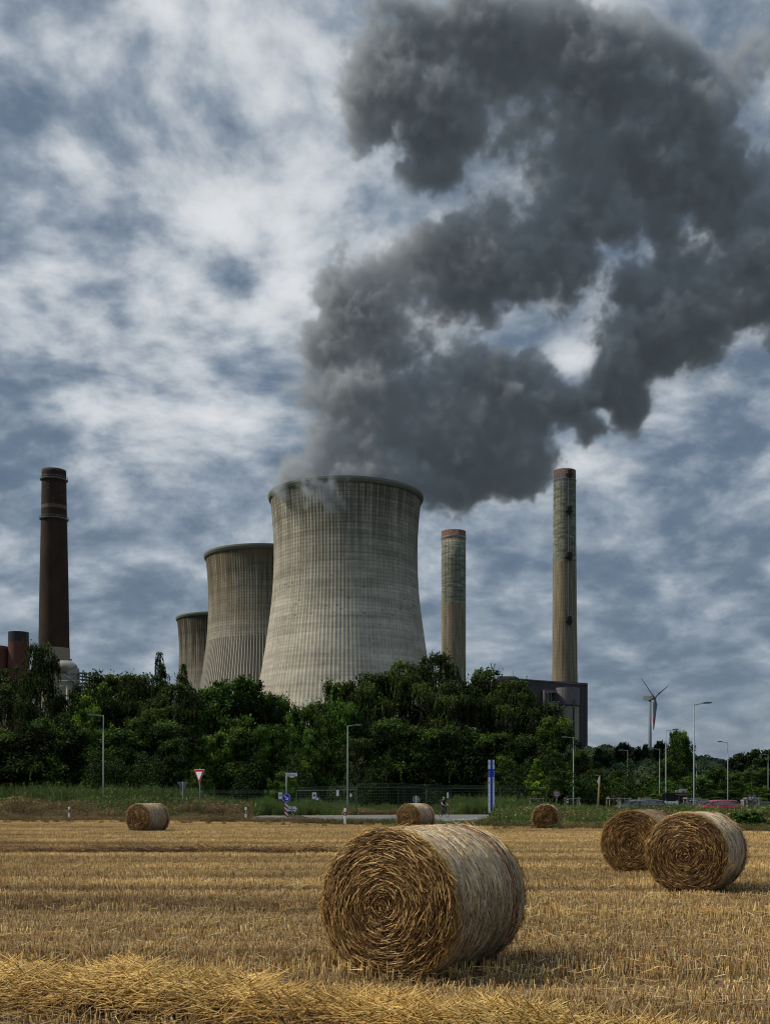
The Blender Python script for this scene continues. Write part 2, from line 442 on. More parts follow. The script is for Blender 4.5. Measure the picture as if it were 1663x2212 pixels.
W = bpy.data.worlds.new('World'); SC.world = W; W.use_nodes = True
def build_world():
    t = NT(W.node_tree); bg = W.node_tree.nodes['Background']
    g = t.new('ShaderNodeTexCoord').outputs['Generated']
    d = t.vec('NORMALIZE', g); s = t.sep(d)
    sky = t.new('ShaderNodeTexSky', sky_type='NISHITA'); sky.sun_disc = False
    sky.sun_elevation = math.asin(SUN.z); sky.sun_rotation = math.atan2(SUN.x, SUN.y)
    sk = t.vec('SCALE', sky.outputs[0], scale=.08)
    zz = t.math('MAXIMUM', s[2], 0.0)
    den = t.math('ADD', zz, .42)
    p = t.comb(t.math('DIVIDE', s[0], den), t.math('DIVIDE', s[1], den), 0)
    wv = t.vec('SCALE', t.vec('SUBTRACT', t.noise(p, 2.2, 2, .5, col=True), (.5, .5, .5)), scale=.13)
    pw = t.vec('ADD', p, wv)
    big = t.noise(pw, 4.2, 3, .5)
    midn = t.noise(t.mapv(pw, (.95, 1.1, 1), (3.1, 1.7, 0)), 12.5, 4, .5, .1)
    vo = t.new('ShaderNodeTexVoronoi', feature='SMOOTH_F1'); vo.inputs['Scale'].default_value = 10.; vo.inputs['Smoothness'].default_value = .8
    pv = t.vec('ADD', pw, t.vec('SCALE', t.vec('SUBTRACT', t.noise(pw, 9, 2, .5, col=True), (.5, .5, .5)), scale=.10))
    t.put(vo.inputs['Vector'], t.mapv(pv, (.85, 1.15, 1)))
    cells = t.math('SUBTRACT', .62, vo.outputs[0])
    fine = t.noise(t.mapv(pw, (1, 1, 1), (7.7, 3.1, 4)), 27, 5, .55)
    n = t.math('ADD', t.math('MULTIPLY', big, .24), t.math('ADD', t.math('MULTIPLY', midn, .44), t.math('ADD', t.math('MULTIPLY', fine, .22), t.math('MULTIPLY', cells, .16))))
    n = t.math('ADD', t.math('MULTIPLY', t.math('SUBTRACT', n, SKY_MID), 4.6), .47)
    # brighter and darker stretches of the cloud layer (direction of the patch, width, amount)
    for (u, v, w_, amp) in LOBES:
        dd = Vector(((u - CX) / F, 1, (HV - v) / F)).normalized()
        dt = t.vec('DOT_PRODUCT', d, tuple(dd))
        c0 = math.cos(math.atan(w_ / F))
        n = t.math('ADD', n, t.mr(dt, c0, 1.0, 0., amp, True))
    lowz = t.mr(s[2], .02, .40, 1., 0.)
    n = t.mix(t.math('MULTIPLY', lowz, .72), n, .40)
    n = t.math('MULTIPLY_ADD', t.math('TANH', t.math('MULTIPLY', t.math('SUBTRACT', n, .5), 1.7)), .5, .5)
    col = t.ramp(n, [(.0, (.085, .130, .195)), (.26, (.145, .195, .265)), (.50, (.29, .345, .41)), (.74, (.54, .58, .62)), (1., (.86, .87, .88))])
    col = t.mix(.12, col, sk)
    zen = t.mr(s[2], .58, .92, 1., 3.6, True)
    col = t.vec('SCALE', col, scale=zen)
    below = t.math('LESS_THAN', s[2], -.005)
    col = t.mix(below, col, (.06, .055, .035))
    t.put(bg.inputs[0], col); bg.inputs[1].default_value = 1.0
SKY_MID = .485
LOBES = [(420, 420, 500, .06), (350, 600, 700, .08), (480, 1150, 300, .06), (640, 330, 420, .17), (300, 700, 400, .20), (120, 250, 330, -.12), (1000, 700, 420, .16), (330, 150, 260, .10),
         (560, 130, 260, .07), (60, 1000, 300, -.12), (350, 900, 260, .12), (1560, 130, 240, -.10), (1600, 1100, 300, -.06), (80, 720, 200, .10),
         (1150, 1250, 300, -.02), (250, 480, 170, -.12), (1500, 1560, 420, -.10), (1560, 330, 240, .10), (130, 1330, 250, -.03), (800, 560, 260, .08)]
build_world()

# ================================================================== ground
MB().add([(-6000, -2000, 0), (6000, -2000, 0), (6000, 9000, 0), (-6000, 9000, 0)], [(0, 1, 2, 3)]).build('ground', M['ground'])
tag(bpy.data.objects['ground'], kind='structure')
EDGE = [(-70, 88), (at(0, 79).x, 79), (at(420, 77).x, 77), (at(831, 67).x, 67), (at(1300, 59).x, 59), (at(1663, 54).x, 54), (45, 44)]   # far edge of the field
def edge_y(x):
    for (x0, y0), (x1, y1) in zip(EDGE, EDGE[1:]):
        if x <= x1: return y0 + (y1 - y0) * (x - x0) / (x1 - x0)
    return EDGE[-1][1]
tag(MB().add([(-70, -10, .004), (45, -10, .004)] + [(x, y, .004) for x, y in reversed(EDGE)], [tuple(range(2 + len(EDGE)))]).build('stubble_field', M['field']), kind='structure')
ROAD = [gp(505, 1768), gp(575, 1778.5), gp(900, 1781.0), gp(1000, 1784.5), gp(1062, 1782), gp(1078, 1769), gp(1070, 1759.5), gp(800, 1760.5), gp(560, 1762)]
tag(MB().add([(p.x, p.y, .008) for p in ROAD], [tuple(range(len(ROAD)))]).build('road', M['asphalt']), kind='structure')
LOT = [(24, 104), (60, 96), (75, 150), (30, 150)]
tag(MB().add([(x, y, .008) for x, y in LOT], [(0, 1, 2, 3)]).build('parking_lot', M['asphalt']), kind='structure')
def inside(x, y, poly):
    c = False; n = len(poly)
    for i in range(n):
        x0, y0 = poly[i][0], poly[i][1]; x1, y1 = poly[(i + 1) % n][0], poly[(i + 1) % n][1]
        if (y0 > y) != (y1 > y) and x < (x1 - x0) * (y - y0) / (y1 - y0) + x0: c = not c
    return c
# white kerb
kb = MB(); kp = [gp(583, 1779.0), gp(760, 1779.5), gp(930, 1778.3), gp(1000, 1774.5), gp(1048, 1771.5)]
for a, b in zip(kp, kp[1:]):
    d = (b - a).normalized(); n = Vector((-d.y, d.x, 0)) * .30
    kb.add([a, b, b + n, a + n, a + Vector((0, 0, .14)), b + Vector((0, 0, .14)), b + n + Vector((0, 0, .13)), a + n + Vector((0, 0, .13))],
           [(0, 1, 5, 4), (4, 5, 6, 7), (3, 2, 6, 7), (0, 4, 7, 3), (1, 2, 6, 5)])
tag(kb.build('kerb', M['kerb']), kind='structure')

# hills behind on the right
def hill_h(x, y):
    return 19.5 * math.exp(-((x - 112) / 46) ** 2 - ((y - 540) / 110) ** 2) + 24 * math.exp(-((x - 216) / 45) ** 2 - ((y - 530) / 110) ** 2)
hb = MB(); nx, ny = 50, 34
for j in range(ny):
    for i in range(nx):
        x = 30 + i * 9; y = 330 + j * 15; hb.v.append((x, y, hill_h(x, y) + 2.2 if False else -.5 + hill_h(x, y) * .9))
for j in range(ny - 1):
    for i in range(nx - 1):
        a = j * nx + i; hb.f.append((a, a + 1, a + nx + 1, a + nx))
tag(hb.build('hills', material('hill_green', color=(.014, .022, .009), rough=1.), smooth=True), kind='structure')

# ================================================================== straw
def stubble_patch(seed, size=1.0):
    r = np.random.default_rng(seed); parts = []
    rows = 8
    P, R, T = [], [], []
    for k in range(rows):
        n = 50
        x = r.uniform(0, size, n) - size / 2
        y = (k + .5) / rows * size - size / 2 + r.normal(0, .012, n)
        h = r.uniform(.07, .155, n) * (1 if k % 4 else .9)
        lean = r.normal(0, .022, (n, 2))
        P.append(np.stack([np.stack([x, y, np.full(n, -.01)], 1), np.stack([x + lean[:, 0], y + lean[:, 1], h], 1)], 1))
        rr = r.uniform(.0022, .0046, n); R.append(np.stack([rr, rr * 1.0], 1)); T.append(np.clip(r.normal(.52, .32, n), 0, 1))
    # fallen straws and leaf bits
    n = 75
    c = np.stack([r.uniform(-.5, .5, n), r.uniform(-.5, .5, n), r.uniform(.01, .10, n)], 1)
    a = r.uniform(0, math.pi, n); L = r.uniform(.04, .13, n)
    dv = np.stack([np.cos(a) * L, np.sin(a) * L, r.normal(0, .25, n) * L], 1)
    P.append(np.stack([c - dv, c + dv], 1)); rr = r.uniform(.0015, .003, n); R.append(np.stack([rr, rr], 1)); T.append(np.clip(r.normal(.65, .25, n), 0, 1))
    V, Q, Tt = strands(np.concatenate(P), np.concatenate(R), np.concatenate(T))
    return np_mesh('stubble_patch', V, Q, Tt, M['stubble'])
patches = [stubble_patch(100 + i) for i in range(10)]
pts, rot, scl, idx = [], [], [], []
y = 5.5
while y < 88:
    xm = y * .40 + 4
    x = -math.ceil(xm)
    while x < xm:
        ey = edge_y(x)
        if y < ey - .5:
            hz = .85 + .35 * math.sin(y * 1.9 + .4 * math.sin(x * .12)) * math.sin(y * .63 + 1.)
            # wheel tracks left by the harvester lie flatter
            for ty in (33.5, 35.3, 19.6, 16.0, 47.5, 57., 66.):
                if abs(y - ty - x * .035) < .5: hz *= .42
            pts.append((x + random.uniform(-.1, .1), y, 0)); rot.append(random.choice((0, math.pi)) + random.uniform(-.05, .05) - .03)
            scl.append((1.12, 1.06, max(hz, .3) * random.uniform(.85, 1.15))); idx.append(random.randrange(10))
        x += 1
    y += 1
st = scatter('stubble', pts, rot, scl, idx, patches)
tag(st, 'cut cereal stubble standing in rows across the whole field', 'stubble', kind='stuff')

def straw_heap(name, line, n, seed, hgt, wid, Lr=(.14, .30), tmean=.72, mat='straw', dirn=.5, rad_=(.0018, .0032), up_=.22):
    """loose straw thrown along a poly-line of (x, y, width scale, height scale)"""
    r = np.random.default_rng(seed)
    L = np.array(line, float); seg = np.linalg.norm(np.diff(L[:, :2], axis=0), axis=1); cum = np.concatenate([[0], np.cumsum(seg)])
    s = r.uniform(0, cum[-1], n)
    px = np.interp(s, cum, L[:, 0]); py = np.interp(s, cum, L[:, 1]); ws = np.interp(s, cum, L[:, 2]); hs = np.interp(s, cum, L[:, 3])
    off = np.clip(r.normal(0, .42, n), -1, 1)
    hh = hgt * hs * (1 - off ** 2) * r.uniform(.25, 1.0, n) ** .5 + .02
    hh *= 1 + .22 * np.sin(s * 2.1) + .2 * np.sin(s * 5.7 + 1)
    c = np.stack([px, py + off * wid * ws, hh], 1)
    a = r.normal(dirn, .75, n); l = r.uniform(*Lr, n)
    el = r.normal(0, up_, n)
    dv = np.stack([np.cos(a) * l * np.cos(el), np.sin(a) * l * np.cos(el), np.sin(el) * l], 1)
    mid = c + np.stack([r.normal(0, .012, n), r.normal(0, .012, n), np.abs(r.normal(0, .012, n))], 1)
    P = np.stack([c - dv, mid, c + dv], 1); P[:, :, 2] = np.maximum(P[:, :, 2], .006)
    rr = r.uniform(*rad_, n)
    T = np.clip(r.normal(tmean, .2, n) - .75 * (1 - np.clip(hh / (hgt * hs + 1e-3), 0, 1)), 0, 1)
    V, Q, Tt = strands(P, np.stack([rr, rr, rr * .7], 1), T)
    o = np_obj(name, np_mesh(name, V, Q, Tt, M[mat]))
    return o
o = straw_heap('straw_swath', [(-5.4, 9.9, 1.0, 1.0), (-3.6, 9.45, 1.0, 1.1), (-1.7, 8.85, .9, 1.05), (0, 8.15, .8, .78), (.95, 7.65, .7, .62), (2.5, 6.8, .65, .5), (3.8, 6.1, .65, .5)], 24000, 5, .205, .90, Lr=(.09, .25), dirn=.30, tmean=.80, rad_=(.0028, .0055), up_=.34)
tag(o, 'swath of loose pale straw lying across the near edge of the field', 'loose straw', kind='stuff')
o = straw_heap('straw_litter', [(-12, 33.2, 1, .5), (-7.6, 33.6, 1, 1.), (-3.5, 33.2, 1, .9), (.5, 32.0, 1, 1.1), (2, 31.7, 1, .5)], 4200, 6, .16, .45, (.12, .3), .25, 'straw', .1, (.004, .007), .35)
tag(o, 'dark matted strip of straw and weeds in the middle of the field', 'straw strip', kind='stuff')

# ------------------------------------------------------------------ bales
BR, BL = .675, 1.42
def bale_parts(seed, nf, nw, k=1.0):
    r = np.random.default_rng(seed)
    out = {}
    # end face strands (front at y=0, back at y=BL); local axis +y
    def face(n, front):
        rr = np.sqrt(r.uniform(0.0, 1, n)) * BR * 1.0
        a = r.uniform(0, 2 * math.pi, n)
        ln = r.uniform(.02, .095, n) * (1 + .4 * (r.uniform(size=n) > .93)) * np.clip(rr / .22, .5, 1.0)
        tilt = r.normal(0.14, .56, n) + (rr < .12) * r.normal(0, 1.2, n) + (r.uniform(size=n) > .80) * r.normal(0, .9, n)
        ty = np.cos(tilt)[:, None]; tz = np.sin(tilt)[:, None]
        c = np.stack([rr * np.cos(a), rr * np.sin(a)], 1)
        tg = np.stack([-np.sin(a), np.cos(a)], 1) * ty + np.stack([np.cos(a), np.sin(a)], 1) * tz
        out_ = r.gamma(2., .010, n) * k
        bulge = .06 * (1 - (rr / BR) ** 4)
        dd = (out_ + bulge)
        s_ = -1 if front else 1; y0 = 0 if front else BL
        dep = r.normal(0, .014, (n, 2))
        sh = 1 - (ln ** 2)[:, None] / (2 * np.maximum(rr, .1) ** 2)[:, None] * 0
        p0 = c - tg * ln[:, None]; p2 = c + tg * ln[:, None]
        # bend ends back to the radius so that the straws follow the roll
        for q in (p0, p2):
            m = np.linalg.norm(q, axis=1); f = (rr + (m - rr) * .35) / np.maximum(m, .02); q *= f[:, None]
            m = np.linalg.norm(q, axis=1); lim = BR * 1.015; f = np.where(m > lim, lim / m, 1); q *= f[:, None]
        P = np.stack([np.stack([p0[:, 0], y0 + s_ * (dd + dep[:, 0]), p0[:, 1]], 1),
                      np.stack([c[:, 0], y0 + s_ * (dd + .006), c[:, 1]], 1),
                      np.stack([p2[:, 0], y0 + s_ * (dd + dep[:, 1]), p2[:, 1]], 1)], 1)
        w = r.uniform(.0013, .0036, n) / math.sqrt(k) * (1.6 if nf < 4000 else 1)
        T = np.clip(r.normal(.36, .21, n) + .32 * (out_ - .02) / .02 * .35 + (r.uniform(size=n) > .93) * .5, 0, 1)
        return strands(P, np.stack([w, w, w * .7], 1), T)
    out['f'] = face(nf, True); out['b'] = face(nf // 5, False)
    # wrap strands on the round side
    n = nw
    a = r.uniform(0, 2 * math.pi, n); yy = r.uniform(.015, BL - .02, n); da = r.uniform(.05, .20, n)
    w = r.uniform(.0012, .0028, n) * (1.6 if nf < 4000 else 1)
    skew = r.normal(0, .05, n)
    K = 5; P = np.zeros((n, K, 3))
    rad0 = BR + .004 + np.abs(r.normal(0, .006, n))
    for i in range(K):
        f = (i / (K - 1) - .5) * 2
        P[:, i, 0] = rad0 * np.cos(a + da * f); P[:, i, 2] = rad0 * np.sin(a + da * f)
        P[:, i, 1] = np.clip(yy + skew * da * 2 * f, .003, BL)
    T = np.clip(r.normal(.58, .27, n), 0, 1)
    out['w'] = strands(P, np.repeat(w[:, None], K, 1), T)
    # messy straws caught under and over the net, and tufts on both rims
    n = nw // 3
    a = r.uniform(0, 2 * math.pi, n); yy = r.uniform(0, BL, n); ang = r.uniform(0, 2 * math.pi, n); l = r.uniform(.02, .06, n)
    rr = BR + np.abs(r.normal(.006, .01, n))
    c = np.stack([rr * np.cos(a), yy, rr * np.sin(a)], 1); tg = np.stack([-np.sin(a), 0 * a, np.cos(a)], 1)
    nr_ = np.stack([np.cos(a), 0 * a, np.sin(a)], 1)
    dv = (tg * np.cos(ang)[:, None] + np.array([[0, 1, 0]]) * np.sin(ang)[:, None] * .8 + nr_ * r.normal(0, .12, n)[:, None]) * l[:, None]
    P1 = np.stack([c - dv, c, c + dv], 1)
    n2 = nf // 6
    a = r.uniform(0, 2 * math.pi, n2); l = (r.uniform(.03, .12, n2) + (r.uniform(size=n2) > .93) * .10) * k
    side = r.uniform(size=n2) > .3
    y0 = np.where(side, r.normal(.0, .02, n2), BL + r.normal(0, .015, n2))
    rr = BR * r.uniform(.94, 1.01, n2)
    c = np.stack([rr * np.cos(a), y0, rr * np.sin(a)], 1); tg = np.stack([-np.sin(a), 0 * a, np.cos(a)], 1); nr_ = np.stack([np.cos(a), 0 * a, np.sin(a)], 1)
    sg = r.choice([-1, 1], n2)
    dv = (tg * sg[:, None] * .9 + nr_ * np.abs(r.normal(.12, .22, n2))[:, None] + np.array([[0, 1, 0]]) * (np.where(side, -1, 1) * np.abs(r.normal(.05, .2, n2)))[:, None]) * l[:, None]
    P2 = np.stack([c, c + dv * .5, c + dv], 1)
    P2 = np.concatenate([P1, P2]); n = len(P2)
    w = r.uniform(.0015, .003, n) * (1.5 if nf < 4000 else 1)
    out['m'] = strands(P2, np.stack([w, w, w * .7], 1), np.clip(r.normal(.6, .22, n), 0, 1))
    # coloured twine bands
    def band(y0, y1, n, sd):
        rr_ = np.random.default_rng(sd)
        a = rr_.uniform(0, 2 * math.pi, n); yy = rr_.uniform(y0, y1, n); da = rr_.uniform(.05, .16, n)
        P = np.zeros((n, 4, 3)); rd = BR + .009 + np.abs(rr_.normal(0, .004, n))
        for i in range(4):
            f = (i / 3 - .5) * 2
            P[:, i, 0] = rd * np.cos(a + da * f); P[:, i, 2] = rd * np.sin(a + da * f); P[:, i, 1] = yy + rr_.normal(0, .004, n)
        w = rr_.uniform(.0015, .003, n)
        return strands(P, np.repeat(w[:, None], 4, 1), np.clip(rr_.normal(.5, .22, n), 0, 1))
    out['r'] = band(BL * .80, BL * .845, 700, seed + 1); out['d'] = band(BL * .86, BL * .90, 700, seed + 2)
    return out

def make_bale(name, seed, nf, nw, k=1.0):
    root = empty(name, (0, 0, 0)); p = bale_parts(seed, nf, nw, k)
    core = MB(); n = 72
    rr = random.Random(seed)
    jit = [1 + rr.uniform(-.012, .012) for _ in range(n)]
    prof = [(.02, -.052), (.30, -.048), (.52, -.030), (BR - .05, -.008), (BR - .012, .03), (BR - .004, .08)]
    prof = prof + [(BR - .002 , BL * q) for q in (.3, .5, .7, .9)] + [(BR - .012, BL - .03), (BR - .05, BL + .008), (.4, BL + .03), (.02, BL + .04)]
    vs = [(r_ * jit[q] * math.cos(2 * math.pi * q / n), y_, r_ * jit[q] * math.sin(2 * math.pi * q / n)) for r_, y_ in prof for q in range(n)]
    m = len(prof)
    fs = [(i * n + q, i * n + (q + 1) % n, (i + 1) * n + (q + 1) % n, (i + 1) * n + q) for i in range(m - 1) for q in range(n)] + [tuple(range(n)), tuple(range((m - 1) * n, m * n))]
    cut = 5 * n; cut2 = 10 * n
    side = [f for f in fs[:-2] if min(f) >= 4 * n and max(f) < 11 * n]; ends = [f for f in fs if f not in set(side)]
    core.v = vs; core.f = side; c = core.build('net_wrap', M['net_base'], root, True)
    c2 = MB(); c2.v = vs; c2.f = ends; c2 = c2.build('straw_roll', M['bale_base'], root, True)
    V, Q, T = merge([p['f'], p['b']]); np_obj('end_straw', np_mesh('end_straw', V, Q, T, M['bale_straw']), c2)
    V, Q, T = p['w']; np_obj('net_strands', np_mesh('net_strands', V, Q, T, M['net']), c)
    V, Q, T = p['m']; np_obj('loose_straw', np_mesh('loose_straw', V, Q, T, M['straw']), root)
    V, Q, T = p['r']; np_obj('red_band', np_mesh('red_band', V, Q, T, M['red_band']), root)
    V, Q, T = p['d']; np_obj('dark_band', np_mesh('dark_band', V, Q, T, M['dark_band']), root)
    return root
def place(o, loc, th, roll=0, s=1.0):
    o.location = loc; o.rotation_euler = (0, roll, -rad(th)); o.scale = (s, s, s)
b0 = make_bale('straw_bale', 31, 23000, 14000)
place(b0, (.03, 10.18, BR * 1.04 - .02), 31, .4, 1.04)
tag(b0, 'big round straw bale nearest the camera, net wrap pale on top with a red band', 'straw bale', 'round straw bales on the field')
b1 = make_bale('straw_bale', 47, 6500, 4500)
place(b1, (5.2, 19.2, BR * 1.04), 30, 1.1, 1.05)
tag(b1, 'round bale partly covering its pair, reddish streak on its pale right side', 'straw bale', 'round straw bales on the field')
b2 = copy_tree(b1); place(b2, (5.40, 24.3, BR * 1.02), 28, 3.0, 1.04)
tag(b2, 'round straw bale standing partly behind another bale, in front of the black estate car', 'straw bale')
b3 = make_bale('straw_bale', 61, 2600, 2200)
place(b3, (-11.9, 53.6, BR), 28, 2., 1.07)
tag(b3, 'small looking far bale alone left of the give way signs at the field edge', 'straw bale', 'round straw bales on the field')
b4 = copy_tree(b3); place(b4, (1.18, 56, BR), 32, .8, 1.04)
tag(b4, 'far bale just behind the top of the nearest bale, in front of the road', 'straw bale')
b5 = copy_tree(b3); place(b5, (8.2, 57, BR), 14, 4., 1.0)
tag(b5, 'far bale seen end on under the 50 speed sign and the young lime green tree', 'straw bale')

# ================================================================== power station
TPROF = [(46.5, 0), (44.0, 12), (41.2, 25), (38.8, 37), (36.7, 48.7), (35.4, 55), (33.6, 66), (32.1, 77), (31.0, 85), (30.35, 96), (30.2, 107), (30.6, 116.4), (31.5, 125.8), (31.9, 128)]
def cooling_tower(loc, mat, rimmat, label, nr=132):
    root = empty('cooling_tower', loc)
    zs = np.linspace(0, 128, 56); rs = np.interp(zs, [p[1] for p in TPROF], [p[0] for p in TPROF])
    rs = np.convolve(np.pad(rs, 2, 'edge'), np.ones(5) / 5, 'valid'); rs[0] = 46.5; rs[-1] = 31.9
    V = []; n = nr * 4
    for z, r in zip(zs, rs):
        for k in range(n):
            ph = k % 4; rr = r + (.035 if ph in (0, 1) else 0.)
            a = 2 * math.pi * (k - (0.08 if ph == 0 else (1 - .04 * 0 if ph == 1 else 0)) + (0 if ph != 1 else 1 - .02)) / n if False else 2 * math.pi * ((k // 4) + (0.0, .22, .26, .98)[ph]) / nr
            a += -math.pi / 2
            V.append((rr * math.cos(a), rr * math.sin(a), z))
    m = len(zs)
    Q = [(i * n + k, i * n + (k + 1) % n, (i + 1) * n + (k + 1) % n, (i + 1) * n + k) for i in range(m - 1) for k in range(n)]
    me = np_mesh('shell', V, Q, None, mat); sh = np_obj('shell', me, root)
    inner = MB().lathe([(r - .8, z) for z, r in zip(zs[::5], rs[::5])] + [(31.1, 128)], 96).build('inner_wall', mat, sh, True)
    MB().lathe([(31.2, 126.2), (32.3, 126.8), (32.75, 127.8), (32.75, 128.7), (30.7, 128.7), (30.7, 127)], 160, close=True).build('rim', rimmat, root)
    tag(root, label, 'cooling tower', 'cooling towers of the power station')
    return root
rimm = material('rim_concrete', color=(.15, .155, .135), rough=.9)
cooling_tower(at(747, 470), tower_mat('tower_a', 132, 1.0, .55), rimm, 'largest and nearest cooling tower with smoke pouring from its top')
cooling_tower(at(576, 586), tower_mat('tower_b', 132, .80, .85, band=82.5, warm=.95), rimm, 'middle cooling tower half hidden behind the smoking one, dark ribbed lower part')
cooling_tower(at(481, 788), tower_mat('tower_c', 110, .62, 1.5, warm=.3), rimm, 'smallest looking cooling tower, farthest off, with black streaks down its side', 110)

def stack(name, u, Y, vtop, prof, mats, label, extra=None):
    """prof: list of (v, half width px) from the ground up"""
    base = at(u, Y); root = empty(name, base)
    P = sorted([(hw * Y / F, up(v, Y)) for v, hw in prof], key=lambda q: q[1])
    P = [(P[0][0] * 1.02, 0)] + P
    P2 = []
    for (r0, z0), (r1, z1) in zip(P, P[1:]):
        for i in range(5): P2.append((r0 + (r1 - r0) * i / 5, z0 + (z1 - z0) * i / 5))
    P2.append(P[-1]); top = P[-1]
    P2 += [(top[0] * .86, top[1]), (top[0] * .86, top[1] - 12)]
    MB().lathe(P2, 64).build('shaft', mats, root, True)
    me = root.children[0].data
    for p in me.polygons: p.use_smooth = abs(p.normal.z) < .5
    if extra: extra(root, P, Y)
    tag(root, label, 'chimney')
    return root
pxm = lambda Y: Y / F

def ring(root, r, z, mat=None, w=.9, h=1.1, rail=True):
    o = MB().lathe([(r - .02, z - .5), (r + w, z), (r + w, z + .25), (r - .02, z + .25)], 64, close=True).build('gallery', M['grey_metal'], root)
    if rail:
        g = MB()
        for k in range(28):
            a = 2 * math.pi * k / 28; x, y_ = (r + w - .1) * math.cos(a), (r + w - .1) * math.sin(a); g.tube([(x, y_, z + .2), (x, y_, z + 1.5)], .07, 4)
        g.lathe([(r + w - .15, z + 1.4), (r + w, z + 1.4), (r + w, z + 1.55), (r + w - .15, z + 1.55)], 64, close=True)
        g.build('railing', M['grey_metal'], o)
def left_extra(root, P, Y):
    rt = P[-1][0]
    ring(root, rt * 1.02, up(1038, Y)); ring(root, rt * 1.075, up(1123, Y))
    MB().lathe([(rt * 1.05, up(1106, Y)), (rt * 1.045, up(1094, Y)), (rt * .98, up(1094, Y)), (rt * .98, up(1106, Y))], 64, close=True).build('pale_band', material('pale_brick', color=(.085, .055, .045)), root)
    MB().lathe([(P[1][0] * 1.04, 0), (33.2 * Y / F, up(1401, Y)), (30 * Y / F, up(1401, Y))], 64).build('concrete_base', material('base_concrete', color=(.20, .18, .14)), root)
stack('chimney', 117.5, 680, 1016, [(1640, 35), (1400, 32.4), (1250, 30), (1123, 27.3), (1100, 26.8), (1050, 26), (1017, 25.6)],
      brick_mat('brick_brown', (.022, .014, .011), (.045, .029, .022), spots=up(1090, 680)), 'tall dark brown chimney with two ring galleries', left_extra)
stack('chimney', 41, 900, 1366, [(1640, 27), (1440, 23), (1386, 21.6), (1367, 21.2)], brick_mat('brick_red', (.05, .022, .018), (.11, .05, .04)), 'short red brown chimney with a black top beside the tall brown one',
      lambda root, P, Y: MB().lathe([(21.8 * Y / F, up(1387, Y)), (21.6 * Y / F, up(1366, Y)), (18 * Y / F, up(1366, Y)), (18 * Y / F, up(1387, Y))], 64, close=True).build('black_collar', M['black'], root))
stack('chimney', -10, 900, 1396, [(1640, 32), (1440, 29.5), (1397, 28.5)], brick_mat('brick_red_b', (.06, .026, .02), (.12, .052, .042)), 'reddish chimney cut by the left edge of the photo')

def ladder(root, r, z0, z1, ang, plats, w=.5):
    g = MB(); c, s = math.sin(ang), -math.cos(ang)
    for q in (-w, w):
        g.tube([(r * c + q, r * s, z0), (r * c * 1 + q, r * s, z1)], .14, 5)
    z = z0
    while z < z1: g.box(r * c - w, r * c + w, r * s - .08, r * s + .08, z, z + .25); z += 2.2
    l = g.build('ladder', M['grey_metal'], root)
    for zp in plats:
        q = MB(); q.box(r * c - 2.2, r * c + 2.2, r * s - 1.4, r * s + .3, zp, zp + .4)
        for e in (-2.1, 0, 2.1): q.box(r * c + e - .1, r * c + e + .1, r * s - 1.35, r * s - 1.2, zp, zp + 2.0)
        q.box(r * c - 2.2, r * c + 2.2, r * s - 1.38, r * s - 1.2, zp + 1.8, zp + 2.05)
        q.box(r * c - .8, r * c + 1.4, r * s - 1.0, r * s + .2, zp - 1.6, zp + 3.2)
        q.build('platform', M['dark'], l)
Yt = 680
def tall_extra(root, P, Y):
    r = P[-1][0] * 1.08
    ladder(root, r + .2, up(1460, Y), up(1040, Y), .20, [up(v, Y) for v in (1033, 1112, 1210, 1347)])
    MB().lathe([(24.6 * Y / F, up(1041, Y)), (24.9 * Y / F, up(1040, Y)), (24.9 * Y / F, up(1038.5, Y)), (24. * Y / F, up(1038, Y))], 64).build('collar', M['grey_metal'], root)
stack('chimney', 1219, Yt, 1018, [(1640, 28.5), (1474, 27.4), (1300, 25.8), (1150, 24.5), (1018, 24)], stack_mat('concrete_stack', up(1217, Yt), up(1018, Yt)), 'tallest concrete chimney with a rusty top rising behind the grey boiler house', tall_extra)
def small_extra(root, P, Y):
    ladder(root, P[-1][0] + .3, up(1480, Y), up(1170, Y), -.80, [], .45)
    MB().lathe([(26.8 * Y / F, up(1166, Y)), (27.2 * Y / F, up(1164, Y)), (27.2 * Y / F, up(1162, Y)), (26 * Y / F, up(1161, Y))], 64).build('collar', M['grey_metal'], root)
stack('chimney', 979.5, 836, 1149, [(1640, 27), (1490, 26.4), (1149, 26.4)], stack_mat('concrete_stack_b', up(1306, 836), up(1149, 836), 8), 'shorter concrete chimney with a rusty top between the smoking tower and the tallest chimney', small_extra)

# boiler house
def panel_fn(c1, c2, sx=.25):
    def fn(t, b):
        o = objco(t); s = t.sep(o)
        br = t.new('ShaderNodeTexBrick'); br.offset = 0
        t.put(br.inputs['Vector'], t.comb(t.math('ADD', s[0], s[1]), s[2], 0)); br.inputs['Scale'].default_value = 1
        br.inputs['Color1'].default_value = (*c1, 1); br.inputs['Color2'].default_value = (*c2, 1); br.inputs['Mortar'].default_value = (*[x * .6 for x in c1], 1)
        br.inputs['Brick Width'].default_value = 3.0; br.inputs['Row Height'].default_value = 6; br.inputs['Mortar Size'].default_value = .06
        return t.mix(1.0, br.outputs[0], t.ramp(t.noise(t.mapv(o, (.2, .2, .04)), 1, 4), [(.3, .8), (.7, 1.15)]), 'MULTIPLY')
    return fn
M['clad'] = material('cladding', panel_fn((.055, .052, .058), (.062, .058, .064)), rough=.7)
M['clad_light'] = material('cladding_light', panel_fn((.12, .115, .125), (.135, .13, .14)), rough=.7)
M['conc'] = material('concrete_wall', panel_fn((.25, .24, .20), (.28, .265, .22)), rough=.9)
Yb = 600
bh = empty('boiler_house', at(1190, Yb), rad(0))
k = Yb / F
def bx(u): return (u - 1190) * k
zt = lambda v: up(v, Yb)
m = MB()
